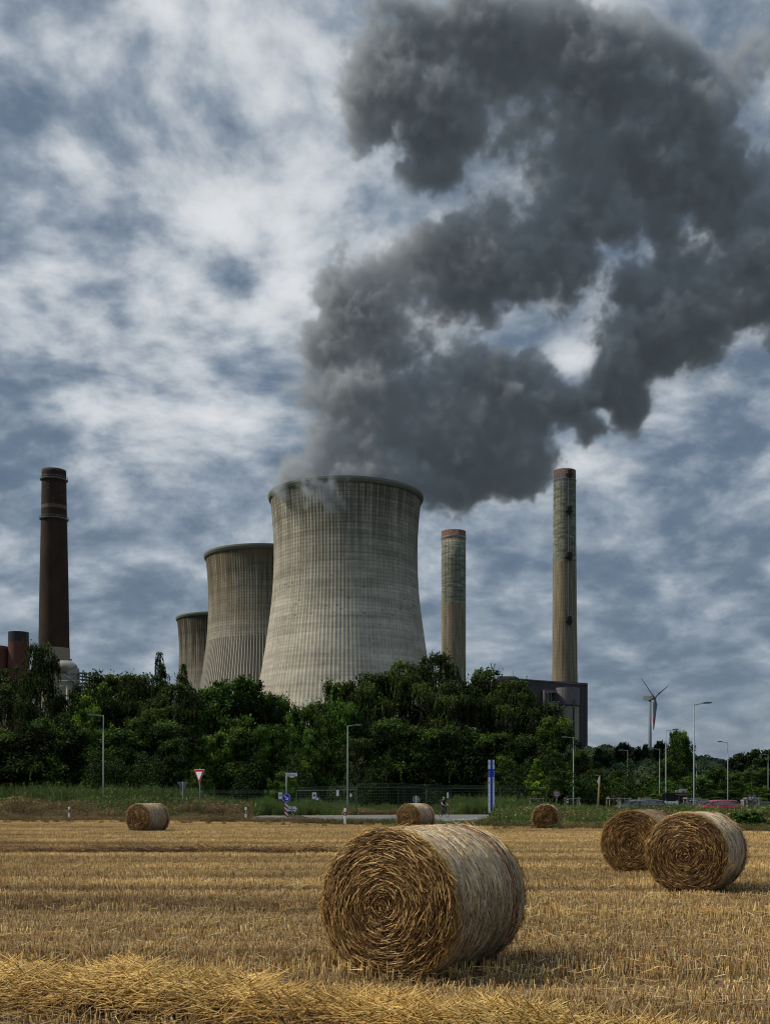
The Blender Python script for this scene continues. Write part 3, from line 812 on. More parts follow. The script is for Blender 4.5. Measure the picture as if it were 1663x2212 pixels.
m.add([(bx(1118), 0, 0), (bx(1274.5), 8, 0), (bx(1274.5), 60, 0), (bx(1118), 60, 0), (bx(1118), 0, zt(1466)), (bx(1274.5), 8, zt(1475.5) + .8), (bx(1274.5), 60, zt(1475.5)), (bx(1118), 60, zt(1466))],
      [(0, 3, 2, 1), (4, 5, 6, 7), (0, 1, 5, 4), (1, 2, 6, 5), (2, 3, 7, 6), (3, 0, 4, 7)])
m.build('hall', M['clad'], bh)
m = MB().add([(bx(1060), -4, 0), (bx(1119), -.5, 0), (bx(1119), 50, 0), (bx(1060), 50, 0), (bx(1060), -4, zt(1473)), (bx(1119), -.5, zt(1463)), (bx(1119), 50, zt(1463)), (bx(1060), 50, zt(1473))],
      [(0, 3, 2, 1), (4, 5, 6, 7), (0, 1, 5, 4), (1, 2, 6, 5), (2, 3, 7, 6), (3, 0, 4, 7)])
m.build('side_wing', M['clad'], bh)
m = MB().prism([(bx(1062), zt(1473)), (bx(1082), zt(1458)), (bx(1116), zt(1458)), (bx(1119), zt(1461)), (bx(1119), zt(1466.5))], 6, 30); m.build('roof_housing', M['clad_light'], bh)
# parapet
m = MB().add([(bx(1117.5), -.4, zt(1467.5)), (bx(1275), 7.6, zt(1477)), (bx(1275), 9, zt(1477)), (bx(1117.5), 1, zt(1467.5)), (bx(1117.5), -.4, zt(1465.4)), (bx(1275), 7.6, zt(1474.6)), (bx(1275), 9, zt(1474.6)), (bx(1117.5), 1, zt(1465.4))],
      [(0, 3, 2, 1), (4, 5, 6, 7), (0, 1, 5, 4), (1, 2, 6, 5), (2, 3, 7, 6), (3, 0, 4, 7)]); m.build('parapet', M['clad_light'], bh)
cxs = bx(1227); rs_ = 27 * k
def half_tower(z0, z1, mat, nm, e=0.):
    n = 24; ring_ = [(cxs - (rs_ + e) * math.cos(math.pi * q / n), 6.2 - (rs_ + e) * 1.0 * math.sin(math.pi * q / n)) for q in range(n + 1)]
    m_ = MB().prism(ring_, z0, z1, 'z'); o_ = m_.build(nm, mat, bh); return o_
half_tower(0, zt(1523), M['conc'], 'stair_tower')
half_tower(zt(1523), zt(1484.7), M['clad_light'], 'stair_tower_top', .25)
half_tower(zt(1524.6), zt(1522), M['dark'], 'dark_joint', .35)
m = MB().box(bx(1173), bx(1200.5), -3, 5, 0, zt(1491)); m.build('lift_shaft', M['clad_light'], bh)
m = MB().box(bx(1181), bx(1199), -3.4, -2.98, zt(1531), zt(1497)); op = m.build('opening', M['black'], bh)
g = MB()
for z in np.linspace(zt(1531), zt(1519), 5): g.box(bx(1182), bx(1200), -6.2, -6.0, z, z + .25)
for u in (1182, 1188, 1194, 1200): g.box(bx(u) - .12, bx(u) + .12, -6.2, -6., zt(1533), zt(1517))
g.box(bx(1181), bx(1201), -6.3, -3.45, zt(1533), zt(1532)); g.box(bx(1179), bx(1196), -6.3, -3.45, zt(1498.5), zt(1497))
for u in (1181, 1186): g.box(bx(u) - .15, bx(u) + .15, -6.2, -6., zt(1532), zt(1498))
g.build('balcony', M['grey_metal'], bh)
MB().tube([(bx(1237.5), -1.5, 0), (bx(1237.5), -1.5, zt(1511))], .45, 8).build('vent_pipe', M['dark'], bh)
for u, v0, v1 in ((1082, 1458, 1437), (1113, 1462, 1441), (1256, 1475, 1450), (1271.5, 1475, 1468)):
    MB().tube([(bx(u), 12, zt(v0) - 2), (bx(u), 12, zt(v1))], .12, 5).build('aerial', M['grey_metal'], bh)
tag(bh, 'dark grey boiler house with a rounded stair tower under the tallest chimney', 'building')
sb = empty('service_building', at(1270, 560)); MB().box(-8, 8, 0, 14, 0, up(1644.5, 560)).build('wall', M['clad_light'], sb)
MB().box(-8.3, 8.3, -.4, 14.3, up(1644.5, 560) - .02, up(1643.3, 560)).build('roof', M['clad'], sb)
tag(sb, 'low plain grey building by the right foot of the boiler house', 'building')
sb = empty('filter_building', at(998, 800)); MB().box(-3.5, 3, 0, 14, 0, up(1477, 800)).build('wall', material('pale_clad', color=(.30, .31, .34)), sb)
MB().box(-3.8, 3.3, -.4, 14.3, up(1477, 800) + .01, up(1475.5, 800)).build('roof', M['clad_light'], sb)
tag(sb, 'pale grey block showing over the trees at the foot of the shorter concrete chimney', 'building')

# flue duct beside the brown chimney
Yd = 640; kd = Yd / F; du = lambda u: (u - 152) * kd; dz = lambda v: up(v, Yd)
fd = empty('flue_duct', at(152, Yd))
rr_ = 14.2 * kd; xc = du(158)
pts_ = [(xc, 0, 0), (xc, 0, dz(1452))]
for q in range(1, 10):
    a = q / 9 * math.pi / 2; pts_.append((xc - 14 * kd * (1 - math.cos(a)), 0, dz(1452) + 10 * kd * math.sin(a) * 1.1))
pts_.append((du(118), 0, dz(1441)))
MB().tube(pts_, [rr_] * len(pts_), 28).build('duct', material('duct_concrete', color=(.19, .185, .165), rough=.8), fd, True)
g = MB().lathe([(rr_ + .02, dz(1457)), (rr_ + .4, dz(1457)), (rr_ + .4, dz(1455.4)), (rr_ + .02, dz(1455.4))], 32, cx=xc, close=True)
g.build('flange', M['grey_metal'], fd)
g = MB()
for (a, b_) in (((145, 1459), (172, 1478)), ((172, 1459), (145, 1478)), ((134, 1473), (176, 1473)), ((134, 1484), (146, 1484)), ((172, 1484), (188, 1484))):
    g.tube([(du(a[0]), -rr_ - .8, dz(a[1])), (du(b_[0]), -rr_ - .8, dz(b_[1]))], .3, 5)
for u in (174, 181, 188):
    g.tube([(du(u), -2, 0), (du(u), -2, dz(1454))], .28, 5); g.tube([(du(u), 5, 0), (du(u), 5, dz(1454))], .28, 5)
for v in (1455, 1462, 1469, 1477, 1485, 1493):
    g.box(du(173), du(189), -2.6, 5.4, dz(v), dz(v) + .5)
g.tube([(du(186), -2, dz(1454)), (du(186), -2, dz(1449))], .12, 5); g.box(du(151), du(156), -.5, .5, dz(1427), dz(1423.5))
g.build('steel_frame', M['grey_metal'], fd)
tag(fd, 'bent pale flue duct with a steel frame at the foot of the tall brown chimney', 'pipe')

# ------------------------------------------------------------------ wind turbine
Yw = 1000; wt = empty('wind_turbine', at(1403, Yw))
M['wt'] = material('turbine_grey', color=(.12, .145, .165), rough=.7); M['wtred'] = material('turbine_red', color=(.32, .03, .03), rough=.5)
hh_ = up(1508, Yw)
MB().tube([(0, 0, 0), (0, 0, hh_ * .5), (0, 0, hh_ - 1)], [2.0, 1.6, 1.2], 20).build('tower', M['wt'], wt, True)
yaw = rad(48)
nc = empty('nacelle_pivot', (0, 0, hh_)); nc.parent = wt
bpy.data.objects.remove(nc)
ax = Vector((math.sin(yaw), -math.cos(yaw), 0)); sd = Vector((math.cos(yaw), math.sin(yaw), 0)); zu = Vector((0, 0, 1))
nac = MB(); vs = []
for (l, w, h0, h1) in ((-6.4, 1.5, -1.2, 1.4), (-5, 1.9, -1.8, 2.0), (1, 1.9, -1.9, 2.0), (3, 1.4, -1.3, 1.3)):
    for (a, b_) in ((-w, h0), (w, h0), (w, h1), (-w, h1)): vs.append(ax * l + sd * a + zu * (b_ + hh_))
nac.add(vs, [(3, 2, 1, 0), (12, 13, 14, 15)] + [(i * 4 + j, i * 4 + (j + 1) % 4, i * 4 + 4 + (j + 1) % 4, i * 4 + 4 + j) for i in range(3) for j in range(4)])
nac.build('nacelle', M['wt'], wt)
MB().tube([ax * 3 + zu * hh_, ax * 4.2 + zu * hh_, ax * 5.6 + zu * hh_, ax * 6.3 + zu * hh_], [1.6, 1.7, 1.1, .2], 14).build('hub', M['wt'], wt, True)
hubp = ax * 4.4 + zu * hh_
for q in range(3):
    a = rad(-4 + 120 * q); d = sd * math.sin(a) - zu * math.cos(a); pd = sd * math.cos(a) + zu * math.sin(a)
    L_ = 29.
    prof = [(0, .9, .7), (.06, 1.0, .6), (.2, 1.9, .35), (.45, 1.35, .25), (.62, 1.1, .22), (.8, .85, .18), (1., .35, .10)]
    def blade(i0, i1):
        g = MB(); vs = []
        for f, w, th in prof[i0:i1]:
            tw = ax * math.cos(.5) * 0 + ax * .0; c = hubp + d * (L_ * f)
            cd = (pd * .75 + ax * .66); nn = cd.cross(d)
            for (p_, q_) in ((-.5, 0), (0, 1), (1.2, 0), (0, -1)): vs.append(c + cd * (w * 1.35 * p_) + nn * (th * 1.6 * q_))
        n = i1 - i0
        g.add(vs, [(3, 2, 1, 0), tuple(range(4 * n - 4, 4 * n))] + [(i * 4 + j, i * 4 + (j + 1) % 4, i * 4 + 4 + (j + 1) % 4, i * 4 + 4 + j) for i in range(n - 1) for j in range(4)])
        return g
    b_ = blade(0, 5).build('blade', M['wt'], wt)
    blade(4, 6).build('red_stripe', M['wtred'], b_); blade(5, 7).build('blade_tip', M['wt'], b_)
tag(wt, 'three bladed wind turbine with red bands on its blades beyond the wooded hill', 'wind turbine')

# ================================================================== smoke
BLOBS = [  # u, v, radius, weight, depth offset
 (628,1012,38,.95,-8),(640,985,38,.95,-6),(600,1046,22,.7,-10),(612,1044,28,.85,-24),(645,1050,26,.85,-38),(585,1035,22,.6,-6),(700,1046,24,.8,-42),(735,1042,20,.6,-42),(668,1054,18,.6,-44),(650,1025,50,1,0),(720,1005,70,1,0),(800,1000,78,1,0),(870,1000,82,1,0),(930,1025,62,1,0),(958,1066,42,1,0),(1020,1040,60,1,5),(1080,1020,58,1,5),(1135,985,52,1,5),
 (865,615,62,1,0),(825,585,48,1,0),(905,545,58,1,0),(900,640,55,.8,0),(960,560,60,1,0),(1000,660,60,.6,0),(1080,480,60,.55,0),(1270,600,60,.5,0),(690,930,62,1,-5),(700,760,60,1,0),(760,690,64,1,0),(800,760,62,1,0),(720,865,62,1,0),(770,640,50,1,0),(850,720,60,.9,0),(690,850,56,1,0),(720,780,62,1,0),(730,700,55,1,5),(745,615,62,1,0),(800,640,46,.9,5),(785,715,62,.9,0),(830,800,80,1,0),(780,880,92,1,0),(870,900,92,1,5),(945,895,92,1,0),(1000,860,82,1,0),(1060,830,76,1,0),(1112,795,62,1,0),(1160,785,42,.9,0),
 (1000,960,92,1,5),(1080,930,72,1,0),(1150,905,56,1,0),(1220,870,62,1,0),(1290,835,72,1,5),(1355,795,82,1,5),(1360,880,56,1,5),(1265,925,40,.8,0),(1420,715,92,1,0),(1500,670,95,1,5),(1585,630,95,1,5),(1650,590,100,1,0),(1640,690,55,1,0),(1550,745,45,.44,0),
 (1600,500,92,1,0),(1565,400,98,1,0),(1500,300,90,1,0),(1435,350,92,1,0),(1380,250,100,1,0),(1410,450,66,1,0),(1455,170,82,1,0),(1410,110,66,.95,5),(1330,130,92,1,0),(1280,220,92,1,0),(1260,330,92,1,0),(1225,410,68,1,0),(1300,410,70,1,0),(1340,500,60,.9,0),
 (1200,70,100,1,0),(1100,100,100,1,0),(1000,90,92,1,0),(900,100,92,1,0),(835,150,82,1,0),(802,210,66,1,0),(790,275,55,1,0),(770,325,30,.8,0),(880,210,92,1,0),(955,250,92,1,0),(945,330,82,1,0),(900,375,46,.8,0),(1010,300,60,.8,5),
 (935,520,66,1,0),(1000,480,60,.9,0),(895,560,42,.9,0),(960,610,62,.85,0),(1060,560,80,1,0),(1125,600,72,1,0),(1155,535,72,1,0),(1205,480,62,.9,0),(1230,590,62,.9,0),(1100,650,60,.9,0),(1250,520,52,.9,5),
 (1060,420,100,.38,0),(960,700,110,.38,5),(890,690,60,.44,0),(1190,690,80,.34,0),(1270,640,90,.38,5),(1100,330,90,.44,0),(1160,250,80,.6,5),(1350,620,70,.8,0),(1300,720,70,.38,0),(1560,130,50,.38,0),(1640,120,60,.34,0),(1450,560,80,.8,5),
 (1740,520,110,1,5),(1760,380,90,.9,5),(1740,650,90,.9,5),(1820,560,110,.9,5)]
HOLES = [(1085, 712, 75, 1.0), (1205, 728, 80, .60), (1290, 655, 72, .50), (905, 430, 90, .8), (1010, 415, 85, .42), (1370, 455, 60, .55), (1330, 540, 55, .5), (985, 700, 55, .4), (1205, 935, 45, .7), (1300, 880, 38, .6), (1480, 500, 40, .5), (1100, 380, 60, .30), (1250, 760, 60, .5)]
def build_smoke():
    Y0 = 476.
    g = bpy.data.node_groups.new('smoke_field', 'GeometryNodeTree')
    g.interface.new_socket('Geometry', in_out='INPUT', socket_type='NodeSocketGeometry')
    g.interface.new_socket('Geometry', in_out='OUTPUT', socket_type='NodeSocketGeometry')
    t = NT(g)
    pos = t.new('GeometryNodeInputPosition').outputs[0]
    wn = t.noise(pos, .030, 3, .5, col=True)
    wn2 = t.noise(pos, .11, 3, .55, col=True)
    pw = t.vec('ADD', pos, t.vec('SCALE', t.vec('SUBTRACT', wn, (.5, .5, .5)), scale=38.))
    pw = t.vec('ADD', pw, t.vec('SCALE', t.vec('SUBTRACT', wn2, (.5, .5, .5)), scale=15.))
    pw = t.vec('MULTIPLY', pw, (1, 1, 1))
    cur = None
    for (u, v, r, w, dy) in BLOBS:
        Y = Y0 + dy
        c = ((u - CX) / F * Y, Y, up(v, Y)); rm = r * Y / F * 1.24
        d = t.vec('DISTANCE', pw, c)
        f = t.math('MULTIPLY_ADD', d, -w / rm, w)
        cur = f if cur is None else t.math('SMOOTH_MAX', cur, f, .2)
    flat = t.vec('MULTIPLY', pw, (1, 0, 1))
    for (u, v, r, w) in HOLES:      # gaps where the sky shows between the billows
        d = t.vec('DISTANCE', flat, ((u - CX) / F * Y0, 0, up(v, Y0)))
        cur = t.math('SUBTRACT', cur, t.math('MAXIMUM', t.math('MULTIPLY_ADD', d, -w / (r * Y0 / F), w), 0.0))
    ns = t.noise(t.vec('ADD', pos, t.vec('SCALE', t.vec('SUBTRACT', wn2, (.5, .5, .5)), scale=9.)), .07, 7, .70)
    nb = t.noise(pos, .028, 2, .5)
    f = t.math('ADD', cur, t.math('MULTIPLY', t.math('SUBTRACT', ns, .515), 1.45))
    f = t.math('ADD', f, t.math('MULTIPLY', t.math('SUBTRACT', nb, .5), .6))
    nf_ = t.noise(t.vec('ADD', pos, t.vec('SCALE', t.vec('SUBTRACT', wn2, (.5, .5, .5)), scale=12.)), .19, 4, .6)
    f = t.math('ADD', f, t.math('MULTIPLY', t.math('SUBTRACT', nf_, .5), 1.15))
    dens = t.math('MULTIPLY', t.mr(f, .18, .36, 0., 1., True), t.mr(nb, .35, .60, .50, 1.))
    thin = t.mr(f, -.14, .19, 0., .085)
    dens = t.math('ADD', dens, thin)
    vc = t.new('GeometryNodeVolumeCube')
    t.put(vc.inputs['Density'], dens)
    x0, x1, y0, y1, z0, z1 = -62, 205, 420, 528, 110, 352
    vc.inputs['Min'].default_value = (x0, y0, z0); vc.inputs['Max'].default_value = (x1, y1, z1)
    vs = .8
    vc.inputs['Resolution X'].default_value = int((x1 - x0) / vs); vc.inputs['Resolution Y'].default_value = int((y1 - y0) / 1.25); vc.inputs['Resolution Z'].default_value = int((z1 - z0) / vs)
    vm = t.new('GeometryNodeVolumeToMesh'); vm.resolution_mode = 'VOXEL_SIZE'
    t.l.new(vc.outputs[0], vm.inputs['Volume']); vm.inputs['Voxel Size'].default_value = 2.6; vm.inputs['Threshold'].default_value = .97
    def mk(name, dens_, hetero):
        m = bpy.data.materials.new(name); m.use_nodes = True; q = NT(m.node_tree)
        m.node_tree.nodes.remove(m.node_tree.nodes['Principled BSDF'])
        pv = q.new('ShaderNodeVolumePrincipled')
        pv.inputs['Color'].default_value = (*SMOKE_COL, 1); pv.inputs['Anisotropy'].default_value = .1
        if hetero:
            pv.inputs['Density Attribute'].default_value = ''
            a = q.new('ShaderNodeAttribute'); a.attribute_name = 'density'
            q.put(pv.inputs['Density'], q.math('MULTIPLY', a.outputs['Fac'], dens_))
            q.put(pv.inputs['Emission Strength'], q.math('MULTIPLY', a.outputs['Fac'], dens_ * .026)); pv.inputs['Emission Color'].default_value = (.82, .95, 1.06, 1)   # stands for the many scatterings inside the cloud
        else:
            pv.inputs['Density Attribute'].default_value = ''
            pv.inputs['Density'].default_value = dens_
        q.l.new(pv.outputs[0], m.node_tree.nodes['Material Output'].inputs['Volume'])
        return m
    mv, mc = mk('smoke_veil', .24, True), mk('smoke_core', .02, False)
    s1 = t.new('GeometryNodeSetMaterial'); s1.inputs['Material'].default_value = mv; t.l.new(vc.outputs[0], s1.inputs[0])
    s2 = t.new('GeometryNodeSetMaterial'); s2.inputs['Material'].default_value = mc; t.l.new(vm.outputs[0], s2.inputs[0])
    j = t.new('GeometryNodeJoinGeometry'); t.l.new(s1.outputs[0], j.inputs[0]); t.l.new(s2.outputs[0], j.inputs[0])
    go = t.new('NodeGroupOutput'); gi = t.new('NodeGroupInput'); t.l.new(j.outputs[0], go.inputs[0])
    me = bpy.data.meshes.new('smoke'); me.materials.append(mv); me.materials.append(mc)
    o = bpy.data.objects.new('smoke', me); COL.objects.link(o)
    md = o.modifiers.new('smoke', 'NODES'); md.node_group = g
    tag(o, 'dark grey smoke billowing from the nearest cooling tower and drifting to the right', 'smoke', kind='stuff')
SMOKE_COL = (.43, .465, .505)
build_smoke()

# ================================================================== trees
def crown_mesh(seed, Hh, Ww, n, prof, droop=0., clumps=70, mat='leaf_dark', leaf=(.26, .12), base=.0, rag=.16, name='crown'):
    """leaves spread over clumps that sit on limb ends; returns mesh and the clump centres"""
    r = np.random.default_rng(seed)
    tz = r.uniform(base, .985, clumps) ** .9; tz[0] = .965
    pr = np.interp(tz, [p[0] for p in prof], [p[1] for p in prof])
    a = r.uniform(0, 2 * math.pi, clumps) + np.arange(clumps) * 2.4
    rr = pr * np.sqrt(r.uniform(.12, 1., clumps)) * (1 + r.normal(0, rag, clumps))
    C = np.stack([rr * np.cos(a) * Ww / 2, rr * np.sin(a) * Ww / 2, tz * Hh], 1)
    cr = Ww * r.uniform(.05, .14, clumps) * (.55 + .6 * pr)
    ct = np.clip(r.normal(.42, .2, clumps), 0, 1)
    w = cr ** 2; w /= w.sum()
    k = r.choice(clumps, n, p=w)
    u_ = unit(n, r); rad_ = np.abs(r.normal(.72, .30, n)) * (1 + .35 * np.sin(u_[:, 0] * 7 + ct[k] * 40) * np.sin(u_[:, 1] * 6 + ct[k] * 20))
    P = C[k] + u_ * (cr[k] * rad_)[:, None] * np.array([1, 1, .8])
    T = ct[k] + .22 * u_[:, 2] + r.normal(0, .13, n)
    L = r.uniform(.7, 1.3, n) * leaf[0]; B = r.uniform(.7, 1.3, n) * leaf[1]
    d = unit(n, r)
    if droop > 0:
        # hanging curtains of twigs
        m = r.uniform(size=n) < droop
        ns = max(int(n * droop / 26), 1); sk = r.choice(clumps, ns, p=w)
        su = unit(ns, r); su[:, 2] = np.abs(su[:, 2]) * .5; S = C[sk] + su * (cr[sk] * 1.05)[:, None]
        sl_ = r.uniform(.08, .22, ns) * Hh * .8
        q = r.integers(0, ns, n); f = r.uniform(0, 1, n)
        hp = S[q] + np.stack([su[q, 0] * f * .5 + r.normal(0, .07, n), su[q, 1] * f * .5 + r.normal(0, .07, n), -f * sl_[q]], 1)
        P = np.where(m[:, None], hp, P)
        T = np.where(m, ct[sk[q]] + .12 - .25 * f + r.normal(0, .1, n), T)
        d = np.where(m[:, None], d * np.array([.45, .45, .3]) + np.array([0, 0, -.9]), d)
        B = np.where(m, B * .8, B)
    d /= np.linalg.norm(d, axis=1, keepdims=True)
    e = np.cross(d, unit(n, r)); e /= np.linalg.norm(e, axis=1, keepdims=True) + 1e-6
    P[:, 2] = np.maximum(P[:, 2], .15)
    V, Q, Tt = cards(P, d * L[:, None], e * B[:, None], np.clip(T, 0, 1))
    return np_mesh(name, V, Q, Tt, M[mat]), C

def trunk_mesh(C, Hh, Ww, seed, mat, r0=None, name='trunk', nl=26, top=.9):
    r = random.Random(seed); g = MB(); r0 = r0 or Hh * .014
    pts = [(0, 0, -.2)]; x = y = 0
    for i in range(1, 8):
        x += r.uniform(-.02, .02) * Hh * .4; y += r.uniform(-.02, .02) * Hh * .4; pts.append((x, y, Hh * top * i / 7))
    g.tube(pts, [r0 * (1 - .88 * i / 7) for i in range(8)], 8)
    idx = sorted(range(len(C)), key=lambda i: r.random())[:nl]
    for i in idx:
        c = C[i]; zf = max(min(c[2] / Hh * .75, .85), .12); j = zf / top * 7; j0 = min(int(j), 6); f = j - j0
        p = Vector(pts[j0]).lerp(Vector(pts[j0 + 1]), f); e = Vector(c); mid = p.lerp(e, .5) + Vector((0, 0, .04 * Hh))
        rb = r0 * (1 - .85 * zf) * .55
        g.tube([p, mid, e], [rb, rb * .6, rb * .18], 5, caps=False)
    me = bpy.data.meshes.new(name); me.from_pydata(g.v, [], g.f); me.materials.append(M[mat]); me.shade_smooth()
    return me

ROUND = [(0, .6), (.12, .88), (.35, 1.), (.6, .98), (.8, .84), (.93, .62), (1, .3)]
DOME = [(0, .9), (.25, 1.), (.5, 1.), (.72, .9), (.88, .7), (1, .35)]
SPIRE = [(0, .5), (.15, .9), (.35, 1.), (.55, .7), (.75, .42), (.9, .22), (1, .06)]
KINDS_T = {}
def kind_t(key, seed, Hh, Ww, n, prof, bark='bark', nl=26, **kw):
    me, C = crown_mesh(seed, Hh, Ww, n, prof, **kw)
    KINDS_T[key] = (me, trunk_mesh(C, Hh, Ww, seed, bark, nl=nl), Hh, Ww)
kind_t('birch1', 1, 22, 12, 34000, ROUND, 'bark_birch', 34, droop=.62, clumps=80, mat='leaf_birch', leaf=(.24, .10))
kind_t('birch2', 2, 22, 12, 34000, ROUND, 'bark_birch', 34, droop=.68, clumps=66, mat='leaf_birch', leaf=(.24, .10), rag=.22)
kind_t('spire', 3, 22, 9, 17000, SPIRE, 'bark_birch', 30, droop=.6, clumps=60, mat='leaf_birch', leaf=(.22, .09), rag=.25)
kind_t('broad1', 4, 18, 13, 30000, DOME, 'bark', droop=.22, clumps=150, mat='leaf_dark', leaf=(.25, .14))
kind_t('broad2', 5, 18, 13, 30000, ROUND, 'bark', droop=.3, clumps=130, mat='leaf_dark', leaf=(.25, .13), rag=.2)
kind_t('green1', 6, 16, 14, 32000, DOME, 'bark', droop=.14, clumps=170, mat='leaf_green', leaf=(.24, .14))
kind_t('green2', 8, 12, 11, 22000, DOME, 'bark', droop=.22, clumps=110, mat='leaf_green', leaf=(.24, .12), rag=.2)
kind_t('far1', 9, 14, 12, 7000, DOME, 'bark', 8, droop=0, clumps=60, mat='leaf_far', leaf=(.42, .26))
kind_t('far2', 10, 14, 12, 7000, ROUND, 'bark', 8, droop=0, clumps=50, mat='leaf_far', leaf=(.42, .26), rag=.2)

def tree(kind, u, vtop, Y, halfw, label=None, group=None, name='tree', rz=None, cat='tree', mats=None):
    if kind in ('far1', 'far2'): halfw *= 1.3; vtop += 3
    if kind in ('birch1', 'birch2', 'broad1', 'broad2') and vtop < 1600: halfw *= 1.32
    me, tr, Hh, Ww = KINDS_T[kind]
    h = up(vtop, Y); sx = 2 * halfw / F * Y / Ww * 1.02; sz = h / Hh / .97
    root = empty(name, at(u, Y), random.uniform(0, 6.28) if rz is None else rz); root.scale = (sx, sx, sz)
    np_obj('trunk', tr, root); np_obj('crown', me, root)
    tag(root, label, cat, group); return root

GT = 'trees in front of the power station'
BIG = [  # kind, u, vtop, Y, half width, label
 ('birch2', 14, 1452, 196, 80, 'dark weeping tree at the left edge below the reddish chimney'),
 ('birch1', 88, 1402, 188, 44, 'tall weeping birch in front of the tall brown chimney'),
 ('broad2', 198, 1488, 186, 50, 'dark leafy tree just right of the bent flue duct'),
 ('broad1', 252, 1468, 194, 70, 'rounded dark tree rising behind the leftmost street lamp'),
 ('birch1', 305, 1466, 190, 62, 'thin crowned birch between the leftmost lamp and the spiky topped birch'),
 ('spire', 347, 1410, 186, 44, 'spiky topped birch standing alone against the sky'),
 ('spire', 398, 1436, 188, 42, 'pointed birch in front of the smallest looking cooling tower'),
 ('birch1', 378, 1486, 180, 66, 'weeping birch with white limbs between two pointed birches'),
 ('broad2', 450, 1500, 190, 60, 'dark tree in the gap below the middle cooling tower'),
 ('green1', 508, 1480, 184, 92, 'wide bright green domed tree in front of the middle cooling tower'),
 ('green1', 588, 1512, 188, 62, 'green tree at the left foot of the smoking cooling tower'),
 ('green2', 648, 1540, 182, 46, 'small green tree below the left half of the smoking cooling tower'),
 ('broad2', 690, 1528, 184, 40, 'dark tree at the lowest dip of the tree line below the smoking tower'),
 ('broad1', 738, 1484, 190, 44, 'very dark round tree before the right half of the smoking tower'),
 ('birch1', 800, 1462, 188, 62, 'weeping tree left of the highest crown before the smoking tower'),
 ('birch2', 868, 1440, 190, 66, 'broad weeping tree in front of the right foot of the smoking tower'),
 ('birch1', 930, 1422, 186, 62, 'highest weeping tree left of the shorter concrete chimney'),
 ('birch2', 985, 1490, 182, 50, 'weeping tree hiding the foot of the shorter concrete chimney'),
 ('broad2', 1042, 1456, 192, 50, 'dark tree between the shorter concrete chimney and the boiler house'),
 ('birch1', 1098, 1478, 186, 56, 'weeping tree covering the left wing of the boiler house'),
 ('birch2', 1158, 1506, 184, 52, 'weeping tree in front of the boiler house stair tower opening'),
 ('broad2', 1204, 1556, 176, 38, 'dark tree sloping down before the concrete stair tower'),
 ('broad1', 1246, 1624, 170, 36, 'low dark tree at the foot of the boiler house stair tower'),
 ('broad2', 1284, 1664, 166, 26, 'small dark tree at the right end of the tall tree row'),
]
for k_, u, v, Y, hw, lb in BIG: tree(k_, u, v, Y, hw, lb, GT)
FRONT = [
 ('broad1', 30, 1590, 168, 70), ('broad2', 120, 1560, 166, 66), ('green2', 196, 1540, 170, 50), ('broad1', 262, 1585, 166, 60), ('broad2', 330, 1560, 168, 58),
 ('broad1', 400, 1600, 164, 58), ('green2', 462, 1590, 166, 48), ('broad2', 528, 1580, 168, 55), ('green1', 592, 1575, 166, 54), ('green2', 655, 1585, 162, 48),
 ('green1', 738, 1528, 170, 60), ('birch1', 776, 1600, 162, 46), ('broad2', 846, 1560, 166, 60), ('broad1', 920, 1580, 165, 56), ('broad2', 985, 1575, 165, 52),
 ('broad1', 1050, 1590, 164, 56), ('broad2', 1115, 1590, 163, 54), ('broad1', 1180, 1625, 160, 46), ('green2', 1090, 1640, 156, 34), ('green2', 430, 1668, 150, 30), ('green2', 610, 1672, 150, 30), ('broad1', 1215, 1668, 152, 34)]
FL = ['lowest dark tree in the left corner of the tree row', 'dark tree below the tall brown chimney left of the leftmost lamp', 'lighter green tree top beside the leftmost street lamp', 'dark tree right behind the leftmost street lamp pole',
 'dark tree above the lone far bale', 'dark tree behind the two give way signs', 'green shrubby tree above the red rimmed give way sign', 'dark tree below the wide bright green dome', 'green tree above the blue round arrow sign',
 'green tree between the arrow sign and the middle street lamp', 'yellowish green tree behind the top of the middle street lamp', 'weeping tree right of the middle street lamp', 'dark tree below the broad weeping crown right of the middle lamp',
 'black green tree above the cyclist', 'black green tree left of the blue and white pylon', 'dark tree behind the blue and white pylon', 'dark tree above the young lime green tree', 'dark tree behind the 50 speed sign',
 'bright leafed bush just right of the blue and white pylon', 'bright leafed bush by the red rimmed give way sign', 'bright leafed bush above the blue arrow sign', 'dark bush behind the staked trees right of the 50 sign']
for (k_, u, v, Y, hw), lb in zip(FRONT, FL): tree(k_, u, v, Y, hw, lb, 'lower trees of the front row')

# dense undergrowth along the foot of the trees
def leaf_mass(name, P, leaf, mat, seed, tmean=.3):
    r = np.random.default_rng(seed); n = len(P)
    d = unit(n, r); e = np.cross(d, unit(n, r)); e /= np.linalg.norm(e, axis=1, keepdims=True)
    T = np.clip(r.normal(tmean, .17, n) + .0, 0, 1)
    V, Q, Tt = cards(P, d * leaf[0] * r.uniform(.6, 1.4, n)[:, None], e * leaf[1] * r.uniform(.6, 1.4, n)[:, None], T)
    return np_obj(name, np_mesh(name, V, Q, Tt, M[mat]))
r = np.random.default_rng(3); n = 150000
x = r.uniform(-85, 36, n); yb = 158 + 5 * np.sin(x * .21) + 3 * np.sin(x * .67)
hh = 5.5 + 2. * np.sin(x * .33 + 1) + 1.4 * np.sin(x * .9) + 1.0 * np.sin(x * 2.3)
z = r.uniform(0, 1, n) * hh; y = yb + r.normal(0, 1.6, n) + (z / hh) ** 2 * 3.5
o = leaf_mass('undergrowth', np.stack([x, y, z], 1), (.17, .09), 'leaf_dark', 4, .30); tag(o, 'dark undergrowth along the foot of the tall trees', 'undergrowth', kind='stuff')

